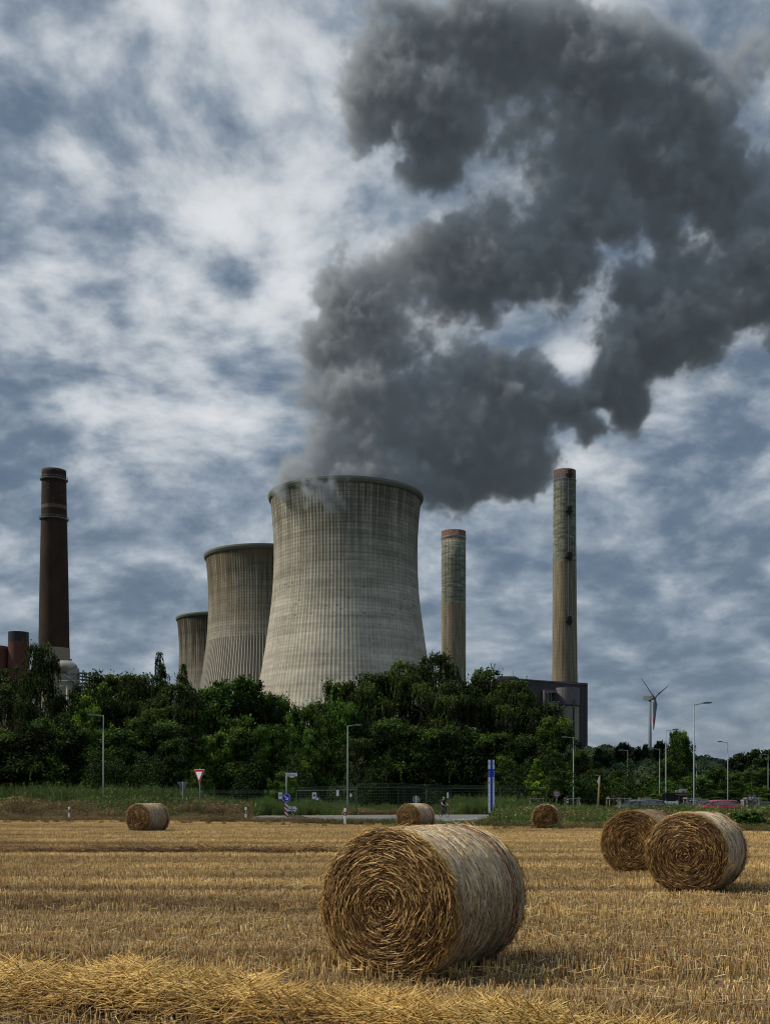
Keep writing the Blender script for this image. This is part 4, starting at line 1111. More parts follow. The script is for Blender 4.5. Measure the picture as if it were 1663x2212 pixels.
# wooded hill far to the right
def canopy(x, y):
    S_ = 9.0; best = 0
    for ox in (-1, 0, 1):
        for oy in (-1, 0, 1):
            cx_ = np.floor(x / S_) + ox; cy_ = np.floor(y / S_) + oy; h1 = np.sin(cx_ * 127.1 + cy_ * 311.7) * 43758.5; h1 = h1 - np.floor(h1); h2 = np.sin(cx_ * 269.5 + cy_ * 183.3) * 43758.5; h2 = h2 - np.floor(h2)
            px_, py_ = (cx_ + .15 + .7 * h1) * S_, (cy_ + .15 + .7 * h2) * S_
            rr_ = 4.6 + 3.2 * h2; d2 = ((x - px_) ** 2 + (y - py_) ** 2) / rr_ ** 2
            best = np.maximum(best, np.sqrt(np.maximum(1 - d2, 0)) * (4.5 + 4.5 * h1))
    return best
xs = np.arange(34, 424, 1.7); ys = np.arange(328, 640, 2.4); XX, YY = np.meshgrid(xs, ys)
cz = canopy(XX, YY)
HH = 19.5 * np.exp(-((XX - 112) / 46) ** 2 - ((YY - 540) / 110) ** 2) + 24 * np.exp(-((XX - 216) / 45) ** 2 - ((YY - 530) / 110) ** 2)
r = np.random.default_rng(8)
ZZ = HH + cz + r.normal(0, .5, cz.shape) - .5
V = np.stack([XX, YY, ZZ], -1).reshape(-1, 3); nx_ = len(xs); ii, jj = np.meshgrid(np.arange(nx_ - 1), np.arange(len(ys) - 1)); a_ = (jj * nx_ + ii).ravel()
Q = np.stack([a_, a_ + 1, a_ + nx_ + 1, a_ + nx_], 1)
T = np.clip(.15 + cz.ravel() / 9 * .55 + r.normal(0, .06, cz.size), 0, 1)
n = 150000; x = r.uniform(36, 420, n); y = 330 + 300 * r.uniform(0, 1, n); cc = canopy(x, y)
hz = 19.5 * np.exp(-((x - 112) / 46) ** 2 - ((y - 540) / 110) ** 2) + 24 * np.exp(-((x - 216) / 45) ** 2 - ((y - 530) / 110) ** 2)
P = np.stack([x, y, hz + cc + r.uniform(-.6, .2, n)], 1)[cc > 1.5]; cc = cc[cc > 1.5]; m_ = len(P)
d = unit(m_, r); e = np.cross(d, unit(m_, r)); e /= np.linalg.norm(e, axis=1, keepdims=True)
V2, Q2, T2 = cards(P, d * .5, e * .34, np.clip(.2 + cc / 9 * .55 + r.normal(0, .1, m_), 0, 1))
V, Q, T = merge([(V, Q, T), (V2, Q2, T2)])
o = np_obj('wooded_hill', np_mesh('wooded_hill', V, Q, T, M['leaf_far'])); tag(o, 'far wood covering the low hills on the right', 'wood', kind='stuff')

RT = [  # trees one can tell apart on the right
 ('far1', 1338, 1609, 470, 22, 'round crowned tree on the hill crest left of the wind turbine'),
 ('far2', 1386, 1612, 470, 18, 'round tree on the hill crest at the foot of the wind turbine'),
 ('far1', 1418, 1606, 460, 20, 'tree on the hill crest right of the wind turbine foot'),
 ('far2', 1300, 1620, 450, 22, 'tree on the hill crest beside the boiler house'),
 ('far1', 1640, 1622, 430, 34, 'tree on the crest of the right hand hill at the photo edge'),
 ('far2', 1590, 1630, 430, 28, 'tree on the slope of the right hand hill'),
 ('green1', 1466, 1586, 250, 30, 'tall mid green tree between the two large street lamps on the right'),
 ('broad2', 1440, 1640, 230, 24, 'dark tree left of the tall mid green tree'),
 ('green2', 1396, 1682, 200, 34, 'sunlit yellow green bush above the black estate car'),
 ('green2', 1440, 1690, 196, 26, 'sunlit yellow green bush just left of the large lamp above the cars'),
 ('broad1', 1335, 1668, 210, 30, 'dark tree above the staked saplings left of the cars'),
 ('broad2', 1500, 1680, 205, 36, 'dark tree behind the largest street lamp on the right'),
 ('green1', 1548, 1664, 240, 36, 'green tree above the red estate car'),
 ('broad1', 1604, 1672, 235, 38, 'dark tree above the grey bins on the right'),
 ('broad2', 1656, 1662, 235, 34, 'dark tree above the bins cut by the right edge of the photo'),
 ('green2', 1308, 1706, 170, 22, 'yellowish hedge like bush right of the dark tree row'),
 ('broad1', 1352, 1712, 180, 32, 'low dark bush behind the cars'),
 ('broad1', 1420, 1716, 175, 32, 'low dark bush behind the black estate car roof'),
 ('broad1', 1280, 1712, 165, 28, 'low dark bush behind the second staked tree'),
 ('broad2', 1480, 1712, 180, 34, 'low dark bush behind the big lamp and the red car'),
 ('broad2', 1560, 1708, 185, 40, 'low dark bush behind the red car roof'),
 ('broad1', 1640, 1708, 185, 40, 'low dark bush behind the grey bins'),
]
for k_, u, v, Y, hw, lb in RT: tree(k_, u, v, Y, hw, lb, name='bush' if 'bush' in lb else 'tree', cat='bush' if 'bush' in lb else 'tree')
for k_, lo, hi in ():
    pass

# young staked trees
me_l, C_l = crown_mesh(71, 4.6, 3.4, 4200, [(0, .5), (.2, .95), (.4, .9), (.6, .55), (.8, .28), (1, .08)], droop=0, clumps=70, mat='leaf_lime', leaf=(.10, .055), rag=.2)
me_d, C_d = crown_mesh(72, 4.6, 2.6, 2400, [(0, .5), (.2, .9), (.4, 1), (.6, .8), (.8, .4), (1, .1)], droop=0, clumps=40, mat='leaf_green', leaf=(.10, .055), rag=.3)
def young_tree(u, Y, vtop, kind, label, grp):
    root = empty('young_tree', at(u, Y), random.uniform(0, 6)); h = up(vtop, Y); zb = 1.9
    c = np_obj('crown', me_l if kind == 'lime' else me_d, root); c.location = (0, 0, zb); s_ = (h - zb) / 4.6; c.scale = (s_, s_, s_)
    MB().tube([(0, 0, 0), (.02, .01, 1.5), (0, 0, h * .7), (0, 0, h * .95)], [.06, .05, .03, .01], 7).build('trunk', M['bark'], root, True)
    tag(root, label, 'tree', grp); return root
def stake_frame(u, Y, label, grp='wooden stake frames around the young trees'):
    root = empty('stake_frame', at(u, Y), random.uniform(-.15, .15)); w = .62
    for sx in (-1, 1):
        for sy in (-1, 1):
            MB().tube([(sx * w, sy * w * .8, 0), (sx * w * .97, sy * w * .77, 1.72)], .055, 7).build('post', M['wood'], root)
    for sy in (-1, 1): MB().box(-w - .1, w + .1, sy * w * .8 - .06 - (.06 if sy < 0 else -.0), sy * w * .8 - .02, 1.58, 1.68).build('rail', M['wood'], root)
    for sx in (-1, 1): MB().box(sx * w - .03, sx * w + .03, -w * .74, w * .74, 1.62, 1.72).build('rail', M['wood'], root)
    g = MB(); g.tube([(-w, -w * .8, 1.5), (-.2, -.1, 1.33), (0, 0, 1.36), (.2, -.1, 1.33), (w, -w * .8, 1.5)], .05, 5); g.build('tie_band', M['black'], root)
    tag(root, label, 'tree stakes', grp)
YT = [(1159, 104, 1640, 'lime', 'young lime green tree standing in front of the dark tree row'), (1235, 104, 1668, 'dark', 'thin young tree wrapped around the lamp pole right of the 50 sign'),
      (1325, 118, 1672, 'dark', 'young tree in the stakes left of the black estate car'), (1348, 126, 1680, 'dark', 'young tree in the stakes just behind the black estate car bonnet'),
      (1391, 132, 1676, 'dark', 'young tree in the stakes behind the black estate car roof'), (1493, 106, 1668, 'dark', 'young tree beside the largest lamp in front of the red car'), (1622, 112, 1676, 'dark', 'young tree above the grey bins on the right')]
for u, Y, vt, kd_, lb in YT: young_tree(u, Y, vt, kd_, lb, 'young staked trees')
for u, Y, lb in [(1159, 104, 'stake frame under the young lime green tree'), (1235, 104, 'stake frame right of the 50 speed sign around the lamp pole'), (1325, 118, 'stake frame left of the black estate car'),
                 (1348, 126, 'stake frame above the bonnet of the black estate car'), (1391, 132, 'stake frame left of the blue and white board'), (1493, 106, 'stake frame beside the largest lamp before the red car'), (1622, 112, 'stake frame beside the grey bins')]:
    stake_frame(u, Y, lb)

# ================================================================== verge
def clump(seed, n, h, mat, wid=.006, spread=.38, seeds=0.):
    r = np.random.default_rng(seed)
    a = r.uniform(0, 6.28, n); rr = np.sqrt(r.uniform(0, 1, n)) * spread
    b = np.stack([rr * np.cos(a), rr * np.sin(a), np.zeros(n)], 1)
    hh = h * r.uniform(.45, 1.1, n); ln = r.normal(0, .16, (n, 2)) * hh[:, None]
    P = np.stack([b, b + np.stack([ln[:, 0] * .35, ln[:, 1] * .35, hh * .55], 1), b + np.stack([ln[:, 0], ln[:, 1], hh], 1)], 1)
    w = r.uniform(.6, 1.4, n) * wid; T = np.clip(r.normal(.5, .22, n), 0, 1)
    parts = [strands(P, np.stack([w, w * .9, w * .25], 1), T)]
    m = int(n * .9)      # leaves and seed heads
    k = r.integers(0, n, m); f = r.uniform(.3, 1., m) ** .6
    C = P[k, 0] + (P[k, 2] - P[k, 0]) * f[:, None] + r.normal(0, .02, (m, 3))
    d = unit(m, r) + np.array([0, 0, .6]); d /= np.linalg.norm(d, axis=1, keepdims=True); e = np.cross(d, unit(m, r)); e /= np.linalg.norm(e, axis=1, keepdims=True)
    parts.append(cards(C, d * r.uniform(.05, .12, m)[:, None], e * r.uniform(.012, .03, m)[:, None], np.clip(r.normal(.6, .2, m), 0, 1)))
    V, Q, T = merge(parts)
    return np_mesh('clump', V, Q, T, M[mat])
vk = [clump(200 + i, 75, 1.0, 'grass_green', .008) for i in range(4)] + [clump(210 + i, 75, .85, 'grass_brown', .008) for i in range(4)] + [clump(220 + i, 60, 1.6, 'grass_green', .013, .5) for i in range(3)]
r = np.random.default_rng(17)
pts, rot, scl, idx = [], [], [], []
ND = 26000
for _ in range(ND):
    Y = 52 + 106 * r.random() ** .9; x = r.uniform(-.42, .42) * Y + r.uniform(-3, 3)
    ey = edge_y(x)
    if Y < ey + .2 + .5 * math.sin(x * 1.3): continue
    if inside(x, Y, [(p.x, p.y) for p in ROAD]) or inside(x, Y, LOT): continue
    if -14.5 < x < 8 and Y < 84 and inside(x, Y - 1.5, [(p.x, p.y) for p in ROAD]): continue
    left = x < -5
    if left: pb = 1 - min(max((Y - ey - 8) / 22, 0), 1)
    elif x < 7: pb = .75 if Y < 130 else .35
    else: pb = .30
    pb += .3 * math.sin(x * .35 + Y * .13)
    brown = r.random() < pb
    near_edge = Y - ey
    s_ = .75 + .35 * r.random()
    if near_edge < 3: s_ *= .5
    if not left and Y < 100 and x < 7: s_ *= .75
    if left and near_edge > 12: s_ *= 1.3
    if near_edge < 9: s_ *= .62
    if -22 < x < 8 and Y > 100: s_ *= .55
    if x > 16 and Y > 80: s_ *= .42
    s_ *= 1 + .35 * math.sin(x * .9 + Y * .31) * math.sin(x * .37 - Y * .2)
    if brown: i_ = 4 + int(r.integers(0, 4))
    else: i_ = int(r.integers(0, 4)) if (Y < 104 or r.random() < .6) else 8 + int(r.integers(0, 3))
    pts.append((x, Y, 0)); rot.append(r.uniform(0, 6.28)); scl.append((s_ * 1.1, s_ * 1.1, s_ * (1.15 if left else .95))); idx.append(i_)
tag(scatter('verge_grass', pts, rot, scl, idx, vk), 'tall green and brown weeds between the field, the road and the trees', 'grass', kind='stuff')
# short weeds growing at the field margin
pts, rot, scl, idx = [], [], [], []
for _ in range(2600):
    x = r.uniform(-34, 24); Y = edge_y(x) + r.normal(-.2, .55); s_ = r.uniform(.22, .5)
    if r.random() < .12: Y = edge_y(x) - abs(r.normal(2, 3)); s_ *= .8
    pts.append((x, Y, 0)); rot.append(r.uniform(0, 6.28)); scl.append((s_ * 1.6, s_ * 1.2, s_)); idx.append(int(r.integers(4, 8)) if r.random() < .7 or x < -3 else int(r.integers(0, 4)))
tag(scatter('margin_weeds', pts, rot, scl, idx, vk), 'short dry weeds along the margin of the field', 'weeds', kind='stuff')
# small wild flowers
n = 70; x = np.concatenate([r.uniform(-10, 24, n), r.uniform(6, 26, n)]); y = np.array([edge_y(a) for a in x]) + np.abs(r.normal(2, 6, 2 * n)) + .5
P = np.stack([x, y, r.uniform(.25, .8, 2 * n)], 1); d = np.tile([[.028, 0, 0.]], (2 * n, 1)); e = np.tile([[0, 0.01, .022]], (2 * n, 1))
V, Q, T = cards(P, d, e, np.ones(2 * n)); tag(np_obj('wild_flowers', np_mesh('wild_flowers', V, Q, T, M['flower'])), 'small pale yellow wild flowers in the verge', 'flowers', kind='stuff')
# low dark bushes at the field edge on the right
me_b, C_b = crown_mesh(90, .85, 1.7, 2600, DOME, droop=0, clumps=34, mat='leaf_green', leaf=(.075, .04), rag=.25)
tb = trunk_mesh(C_b, .85, 1.7, 90, 'bark', r0=.02, nl=16, name='stem')
for u, Y, s_, lb in [(1596, 57, 1.0, 'low dark green bush at the field edge just right of the nearer bale pair'), (1626, 57.5, 1.05, 'low dark green bush at the field edge, right one of the two')]:
    ro = empty('low_bush', at(u, Y), u); np_obj('foliage', me_b, ro); np_obj('stem', tb, ro); ro.scale = (s_, s_, s_); tag(ro, lb, 'bush')

# ================================================================== street furniture
def lamp(u, vtop, side, label, Hl=9.6, arm=1.5, Y=None, tint='galv'):
    Y = Y or F * (Hl - H) / (HV - vtop)
    root = empty('street_lamp', at(u, Y))
    MB().tube([(0, 0, 0), (0, 0, 1.2), (0, 0, 1.25), (0, 0, Hl)], [.085, .08, .065, .045], 12).build('pole', M[tint], root, True)
    a = MB().tube([(0, 0, Hl - .12), (side * arm * .3, 0, Hl - .02), (side * arm * .62, 0, Hl + .05)], [.045, .04, .035], 8).build('arm', M[tint], root, True)
    g = MB(); x0, x1 = side * arm * .5, side * arm
    xa, xb = min(x0, x1), max(x0, x1)
    pr_ = [(x0, Hl + .0), (x0, Hl + .1), (x0 + (x1 - x0) * .4, Hl + .16), (x1, Hl + .13), (x1, Hl + .06), (x0 + (x1 - x0) * .3, Hl + .01)]
    g.prism(pr_, -.15, .15); hd = g.build('lamp_head', M['grey_metal'], root)
    MB().box(xa + .12, xb - .08, -.1, .1, Hl - .012, Hl + .012 - .014 + .02).build('lamp_glass', M['lampglass'], hd)
    MB().box(-.05, .05, -.125, -.098, .5, .95).build('service_door', M['grey_metal'], root)
    tag(root, label, 'street lamp', 'street lamps'); return root
LMP = [(224, 1545, -1, 'leftmost street lamp, its arm pointing left over the verge'), (751, 1567, 1, 'street lamp in the middle behind the road, arm pointing right'), (1238, 1593, -1, 'street lamp before the stair tower of the boiler house'),
 (1355, 1621, -1, 'slim street lamp at the bonnet of the black estate car'), (1437.5, 1577, 1, 'tall street lamp at the tail of the black estate car'), (1498, 1520, 1, 'tallest looking street lamp, by the front of the red car'),
 (1571, 1603, -1, 'street lamp right of the tallest looking one, above the tail of the red car'), (1503.5, 1651, -1, 'short looking distant lamp just right of the tallest looking lamp'), (1555, 1659, -1, 'distant street lamp left of the one above the red car tail'),
 (1595.5, 1666, -1, 'distant street lamp above the gap between the red car and the bins'), (1634, 1674, -1, 'most distant street lamp, above the bins on the right'), (1658, 1630, -1, 'street lamp at the right edge of the photo'),
 (1424, 1618, -1, 'thin distant lamp left of the lamp at the tail of the black estate car')]
for u, v, s_, lb in LMP:
    l = lamp(u, v, s_, lb)
    if u == 1438: pass

def post_sign(name, u, Y, label, cat, grp=None, h=2.6, r_=.035):
    root = empty(name, at(u, Y)); MB().tube([(0, 0, 0), (0, 0, h)], r_, 10).build('post', M['galv'], root, True); return tag(root, label, cat, grp)
def tri(cx, cz, s, sy=1.0, yaw=0., y=0., t=.02, rounded=.08):
    h = s * .866; pts = []
    cs = [(-s / 2, h / 2), (s / 2, h / 2), (0, -h / 2)]
    for i in range(3):
        p = Vector(cs[i]); a = Vector(cs[i - 1]); b = Vector(cs[(i + 1) % 3]); 
        pts += [p + (a - p).normalized() * s * rounded, p + (a - p).normalized() * s * rounded * .3 + (b - p).normalized() * s * rounded * .3, p + (b - p).normalized() * s * rounded]
    c, q = math.cos(yaw), math.sin(yaw)
    g = MB().prism([(p.x, p.y) for p in pts], y - t / 2, y + t / 2)
    g.v = [(cx + x * c - yy * q, x * q + yy * c, cz + z) for x, yy, z in g.v]
    return g
# give way, front side
Ys = 84; s0 = post_sign('give_way_sign', 432.5, Ys, 'give way sign seen from the front, red rim and pale centre', 'traffic sign', h=3.9)
zc = (up(1662, Ys) + up(1693, Ys)) / 2; sz_ = (1693 - 1662) / F * Ys / .866; yw = rad(-40)
tri(0, zc, sz_, yaw=yw, y=-.075).build('board', M['signwhite'], s0)
tri(0, zc + .004, sz_ * .955, yaw=yw, y=-.094, t=.008, rounded=.07).build('red_rim', M['red'], s0)
tri(0, zc + sz_ * .028, sz_ * .60, yaw=yw, y=-.106, t=.008, rounded=.03).build('pale_centre', M['signwhite'], s0)
Ys = 87; s0 = post_sign('give_way_sign', 395, Ys, 'smaller give way sign seen from its grey back', 'traffic sign', h=2.95, r_=.03)
zc = (up(1689.5, Ys) + up(1711, Ys)) / 2; sz_ = (1711 - 1689.5) / F * Ys / .866
bd = tri(0, zc, sz_, yaw=rad(38), y=.06).build('board', M['grey_metal'], s0)
g = MB(); hh_t = sz_ * .866
e_ = [Vector((-sz_ / 2, 0, hh_t / 2)), Vector((sz_ / 2, 0, hh_t / 2)), Vector((0, 0, -hh_t / 2))]
c_, q_ = math.cos(rad(38)), math.sin(rad(38))
def tr_(p): return (p.x * c_ - .045 * q_ * 0, p.x * q_ + .035, zc + p.z)
for i in range(3): g.tube([tr_(e_[i] * .93), tr_(e_[(i + 1) % 3] * .93)], .022, 5)
g.build('edge_rim', M['galv'], bd)
# keep right arrow with street name
Ya = 82; s0 = post_sign('keep_right_sign', 619, Ya, 'blue round sign with a white arrow pointing down right over a red and white beacon', 'traffic sign', h=up(1669, Ya), r_=.038)
zc = up(1723.5, Ya); rs2 = .31
MB().disc((0, -.07, zc), rs2, t=.02, n=36).build('white_ring', M['signwhite'], s0)
MB().disc((0, -.088, zc), rs2 * .92, t=.01, n=36).build('blue_disc', M['blue'], s0)
g = MB(); 
def rot45(pts, a):
    return [(x * math.cos(a) - z * math.sin(a), x * math.sin(a) + z * math.cos(a)) for x, z in pts]
ar = rot45([(-.22, .033), (.11, .033), (.035, .115), (.085, .15), (.215, 0), (.085, -.15), (.035, -.115), (.11, -.033), (-.22, -.033)], rad(-50))
g.prism([(x, zc + z) for x, z in ar], -.104, -.096).build('arrow', M['signwhite'], s0)
bz0, bz1 = up(1767, Ya), up(1734, Ya) ; bw = .125
bc = MB().box(-bw, bw, -.07, -.05, bz0, bz1).build('beacon_board', M['signwhite'], s0)
n_ = 4; ph = (bz1 - bz0) / 3.5
for i in range(5):
    zt_ = bz1 - i * ph + .06; zb_ = zt_ - ph * .5
    poly = [(-bw, zt_ + .14), (bw, zt_ - .10), (bw, zb_ - .10), (-bw, zb_ + .14)]
    poly = [(x, min(max(z, bz0), bz1)) for x, z in poly]
    if max(p[1] for p in poly) - min(p[1] for p in poly) > .05: MB().prism(poly, -.078, -.072).build('red_stripe', M['red'], bc)
s1 = empty('street_name_sign', at(619, Ya)); MB().box(.05, .80, -.02, .02, up(1677, Ya), up(1669.5, Ya)).build('plate', M['signwhite'], s1)
MB().box(.24, .56, -.018, .018, up(1679.5, Ya), up(1677, Ya) - .003).build('lower_plate', M['signwhite'], s1)
g = MB(); xx = .09
for w_, gap in ((.05, .012), (.04, .012), (.035, .01), (.045, .01), (.04, .03), (.045, .012), (.03, .012), (.04, .01), (.045, .012), (.035, .01), (.05, .01)):
    hgt_ = .09 + .03 * ((int(w_ * 1000)) % 2); z_ = up(1675.2, Ya)
    g.box(xx, xx + w_ * .35, -.026, -.0215, z_, z_ + hgt_); g.box(xx + w_ * .35, xx + w_, -.026, -.0215, z_, z_ + .035); xx += w_ + gap
g.build('lettering', M['black'], s1)
tag(s1, 'small white street name plate on top of the arrow sign post', 'street sign')
# white direction arrow sign
Yd2 = 84; s2 = empty('direction_sign', at(631.5, Yd2)); MB().tube([(0, 0, 0), (0, 0, up(1741, Yd2))], .035, 8).build('post', M['galv'], s2, True)
za, zb_ = up(1752, Yd2), up(1742, Yd2); pxx = Yd2 / F
MB().prism([(-8.5 * pxx, za), (7 * pxx, za), (10.5 * pxx, (za + zb_) / 2), (7 * pxx, zb_), (-8.5 * pxx, zb_)], -.07, -.045).build('arrow_board', M['signwhite'], s2)
g = MB()
for x0, x1, z0 in ((-7, -3.8, .68), (-7, -1.8, .34), (1.2, 3.0, .34), (3.3, 6.6, .36)):
    g.box(x0 * pxx, x1 * pxx, -.078, -.072, za + (zb_ - za) * z0 - .03, za + (zb_ - za) * z0 + .035)
g.build('lettering', M['blue'], s2); MB().box(-.8 * pxx, .5 * pxx, -.09, -.073, za - .02, zb_ + .06).build('clamp', M['dark'], s2)
tag(s2, 'white arrow shaped direction sign right of the red and white beacon', 'direction sign')
# dark earth heap beside it
g = MB(); n = 26
for j in range(7):
    for i in range(n):
        a = 2 * math.pi * i / n; f = j / 6
        g.v.append((math.cos(a) * 1.35 * (1 - f) * (1 + .12 * math.sin(i * 3.1)), math.sin(a) * .9 * (1 - f), .34 * (1 - (1 - f) ** 2.2) * (1 + .2 * math.sin(i * 2.3 + j)) + .009))
g.f = [(j * n + i, j * n + (i + 1) % n, (j + 1) * n + (i + 1) % n, (j + 1) * n + i) for j in range(6) for i in range(n)]
tag(g.build('earth_heap', material('dark_earth', color=(.028, .022, .018), rough=.95), smooth=True, loc=at(638, 83.5)), 'low dark heap lying on the road beside the beacon', 'heap')
# delineator posts
def delineator(u, Y, label, hh=1.03, band=True):
    root = empty('delineator_post', at(u, Y)); w = .06
    pl = [(-w, -.03), (-w * .5, -.055), (w * .5, -.055), (w, -.03), (w, .04), (-w, .04)]
    m_ = MB().prism(pl, 0, hh - .03, 'z'); m_.add([(x * .9, y_ * .9, hh - .03) for x, y_ in pl] + [(x * .6, y_ * .6, hh + .01) for x, y_ in pl], [(i, (i + 1) % 6, 6 + (i + 1) % 6, 6 + i) for i in range(6)] + [tuple(range(6, 12))])
    pb_ = m_.build('post', M['white'], root)
    if band: MB().prism([(x * 1.06, y_ * 1.06) for x, y_ in pl], hh - .42, hh - .19, 'z').build('black_band', M['black'], root); MB().box(-.025, .025, -.066, -.06, hh - .38, hh - .24).build('reflector', M['lampglass'], root)
    tag(root, label, 'delineator post', 'white delineator posts')
delineator(150, 81, 'white roadside post with black band, left of the leftmost street lamp')
delineator(531.5, 75.5, 'white roadside post with black band at the left end of the road')
delineator(745.5, 67.3, 'white roadside post with black band in front of the white kerb')
delineator(1280.5, 73, 'short white roadside post without a visible band, left of the leaning wooden pole', .62, False)
# round sign back
s3 = post_sign('round_sign', 899, 92, 'round traffic sign seen from its grey back above the far bale', 'traffic sign', h=up(1719, 92), r_=.03)
MB().disc((0, .05, up(1727, 92)), .30, t=.02, n=32).build('board', M['grey_metal'], s3)
MB().disc((0, .062, up(1727, 92)), .325, t=.012, n=32).build('edge_rim', M['galv'], s3)
MB().box(.10, .15, .028, .036, up(1728.5, 92), up(1725.5, 92)).build('sticker', M['white'], s3)
for sx in (-.13, .13): MB().tube([(sx, .02, 0), (sx, .02, up(1735, 92))], .02, 6).build('post', M['galv'], s3)
# 50 sign
s4 = post_sign('speed_limit_sign', 1202, 111, 'round 50 speed limit sign with a red ring', 'traffic sign', h=up(1712, 111), r_=.03)
zc = up(1715, 111)
MB().disc((0, -.06, zc), .325, t=.02, n=32).build('board', M['signwhite'], s4)
g = MB(); n = 36; ro_, ri_ = .31, .225
for k in range(n):
    a0, a1 = 2 * math.pi * k / n, 2 * math.pi * (k + 1) / n
    g.add([(ro_ * math.cos(a0), -.074, zc + ro_ * math.sin(a0)), (ro_ * math.cos(a1), -.074, zc + ro_ * math.sin(a1)), (ri_ * math.cos(a1), -.074, zc + ri_ * math.sin(a1)), (ri_ * math.cos(a0), -.074, zc + ri_ * math.sin(a0))], [(0, 1, 2, 3)])
g.build('red_ring', M['red'], s4)
tc_ = bpy.data.curves.new('number', 'FONT'); tc_.body = '50'; tc_.size = .36; tc_.align_x = 'CENTER'; tc_.align_y = 'CENTER'; tc_.extrude = .003; tc_.offset = .008
tmp_ = bpy.data.objects.new('number_text', tc_); COL.objects.link(tmp_); bpy.context.view_layer.update(); me_n = bpy.data.meshes.new_from_object(tmp_); bpy.data.objects.remove(tmp_); me_n.materials.clear(); me_n.materials.append(M['black'])
to = bpy.data.objects.new('number', me_n); COL.objects.link(to); to.parent = s4; to.rotation_euler = (rad(90), 0, 0); to.location = (0, -.078, zc)

# blue and white pylon
Yp = 94; py = empty('advertising_pylon', at(1061, Yp), rad(-3)); kz = lambda v: up(v, Yp); wpl = .25
MB().box(-.20, .20, -.13, .13, 0, kz(1755)).build('base', M['dark'], py)
MB().add([(-.05, -.14, 0), (.05, -.14, 0), (0, -.14, kz(1752))], [(0, 1, 2)]).build('fin', M['grey_metal'], py)
for sx in (-1, 1):
    x0, x1 = (-wpl, -.085) if sx < 0 else (.085, wpl)
    for v0, v1 in ((1755, 1731), (1730.6, 1712.5), (1712.1, 1679)):
        MB().box(x0, x1, -.14, .14, kz(v0), kz(v1)).build('white_panel', M['signwhite'], py)
    MB().box(x0, x1, -.14, .14, kz(1661), kz(1641.5)).build('white_panel', M['signwhite'], py)
    pb_ = MB().box(x0, x1, -.14, .14, kz(1678.6), kz(1661.4)).build('blue_panel', material('pylon_pale_blue', color=(.02, .06, .36), rough=.35), py)
    for v0 in (1668, 1672.5, 1677.3): MB().box(*((x0 + .005, x0 + .06) if sx < 0 else (x1 - .07, x1 - .005)), -.15, -.141, kz(v0), kz(v0 - 2.6)).build('letter_piece', material('letter_blue', color=(.35, .45, .85)), pb_)
MB().box(-.085, .085, -.17, .17, kz(1754), kz(1641)).build('blue_spine', M['blue'], py)
for x0, x1, v0, v1 in ((-.235, -.19, 1652, 1647), (.15, .215, 1652, 1647), (-.235, -.18, 1693, 1688)): MB().box(x0, x1, -.15, -.141, kz(v0), kz(v1)).build('dark_mark', M['grey_metal'], py)
g = MB(); zc = kz(1686.5)
for k in range(20):
    a0, a1 = 2 * math.pi * k / 20, 2 * math.pi * (k + 1) / 20
    P4 = [(.187 + .052 * q * math.cos(a), -.147, zc + .19 * q * math.sin(a)) for q, a in ((1, a0), (1, a1), (.72, a1), (.72, a0))]; g.add(P4, [(0, 1, 2, 3)])
g.build('ring_emblem', M['black'], py)
tag(py, 'tall narrow blue and white advertising pylon beside the road', 'advertising pylon')

# leaning wooden pole with a small board
Yq = 81; wp = empty('wooden_pole', at(1290.5, Yq))
MB().tube([(0, 0, 0), (.05, 0, 1.6), (.14, 0, up(1676, Yq))], [.075, .07, .06], 9).build('pole', M['pole_wood'], wp, True)
MB().add([(.02, -.09, up(1695, Yq)), (.10, -.09, up(1695, Yq)), (.12, -.09, up(1678, Yq)), (.06, -.09, up(1678, Yq)), (-.08, -.14, up(1689, Yq))], [(0, 1, 2, 3, 4)]).build('board', M['white'], wp)
MB().box(-.12, .22, -.04, .04, up(1676, Yq), up(1674.5, Yq)).build('cross_piece', M['wood'], wp)
tag(wp, 'leaning brown wooden pole with a pale board near its top', 'pole')

# ------------------------------------------------------------------ green mesh fence with notices
M['mesh'] = material('fence_mesh', color=(.04, .075, .055), rough=.7)
def fence(name, P, h, label, rail=True, step=9):
    root = empty(name, (P[0][0], P[0][1], 0)); o0 = Vector((P[0][0], P[0][1], 0)); wires = MB()
    for (x0, y0), (x1, y1) in zip(P, P[1:]):
        a = Vector((x0, y0, 0)) - o0; b = Vector((x1, y1, 0)) - o0; L_ = (b - a).length; n = max(1, round(L_ / step)); d = (b - a) / n
        for i in range(n + 1):
            p = a + d * i
            g = MB().tube([p, p + Vector((0, 0, h)), p + Vector((.12, -.22, h + .38))], [.045, .04, .03], 7); g.build('post', M['fence'], root)
        for q in range(3):
            z = h + .12 + .12 * q; wires.tube([a + Vector((.04 * q, -.07 * q, z)), b + Vector((.04 * q, -.07 * q, z))], .008, 3)
        if rail: wires.tube([a + Vector((0, 0, h)), b + Vector((0, 0, h))], .028, 5)
        nv = int(L_ / .30); 
        for i in range(nv):
            p = a.lerp(b, i / nv); wires.tube([p, p + Vector((0, 0, h))], .006, 3, caps=False)
        for q in range(10):
            z = .15 + q * (h - .2) / 9; wires.tube([a + Vector((0, 0, z)), b + Vector((0, 0, z))], .006, 3, caps=False)
    wires.build('wire_mesh', M['mesh'], root); tag(root, label, 'fence')
def fx(u, Y): return at(u, Y).x
fence('mesh_fence', [(fx(0, 128), 128), (fx(380, 126), 126), (fx(640, 124), 124)], 2.2, 'thin green wire fence in front of the trees left of the arrow sign', rail=False, step=12)
fence('mesh_fence', [(fx(642, 123), 123), (fx(768, 112), 112)], 2.5, 'green wire fence running back behind the middle street lamp')
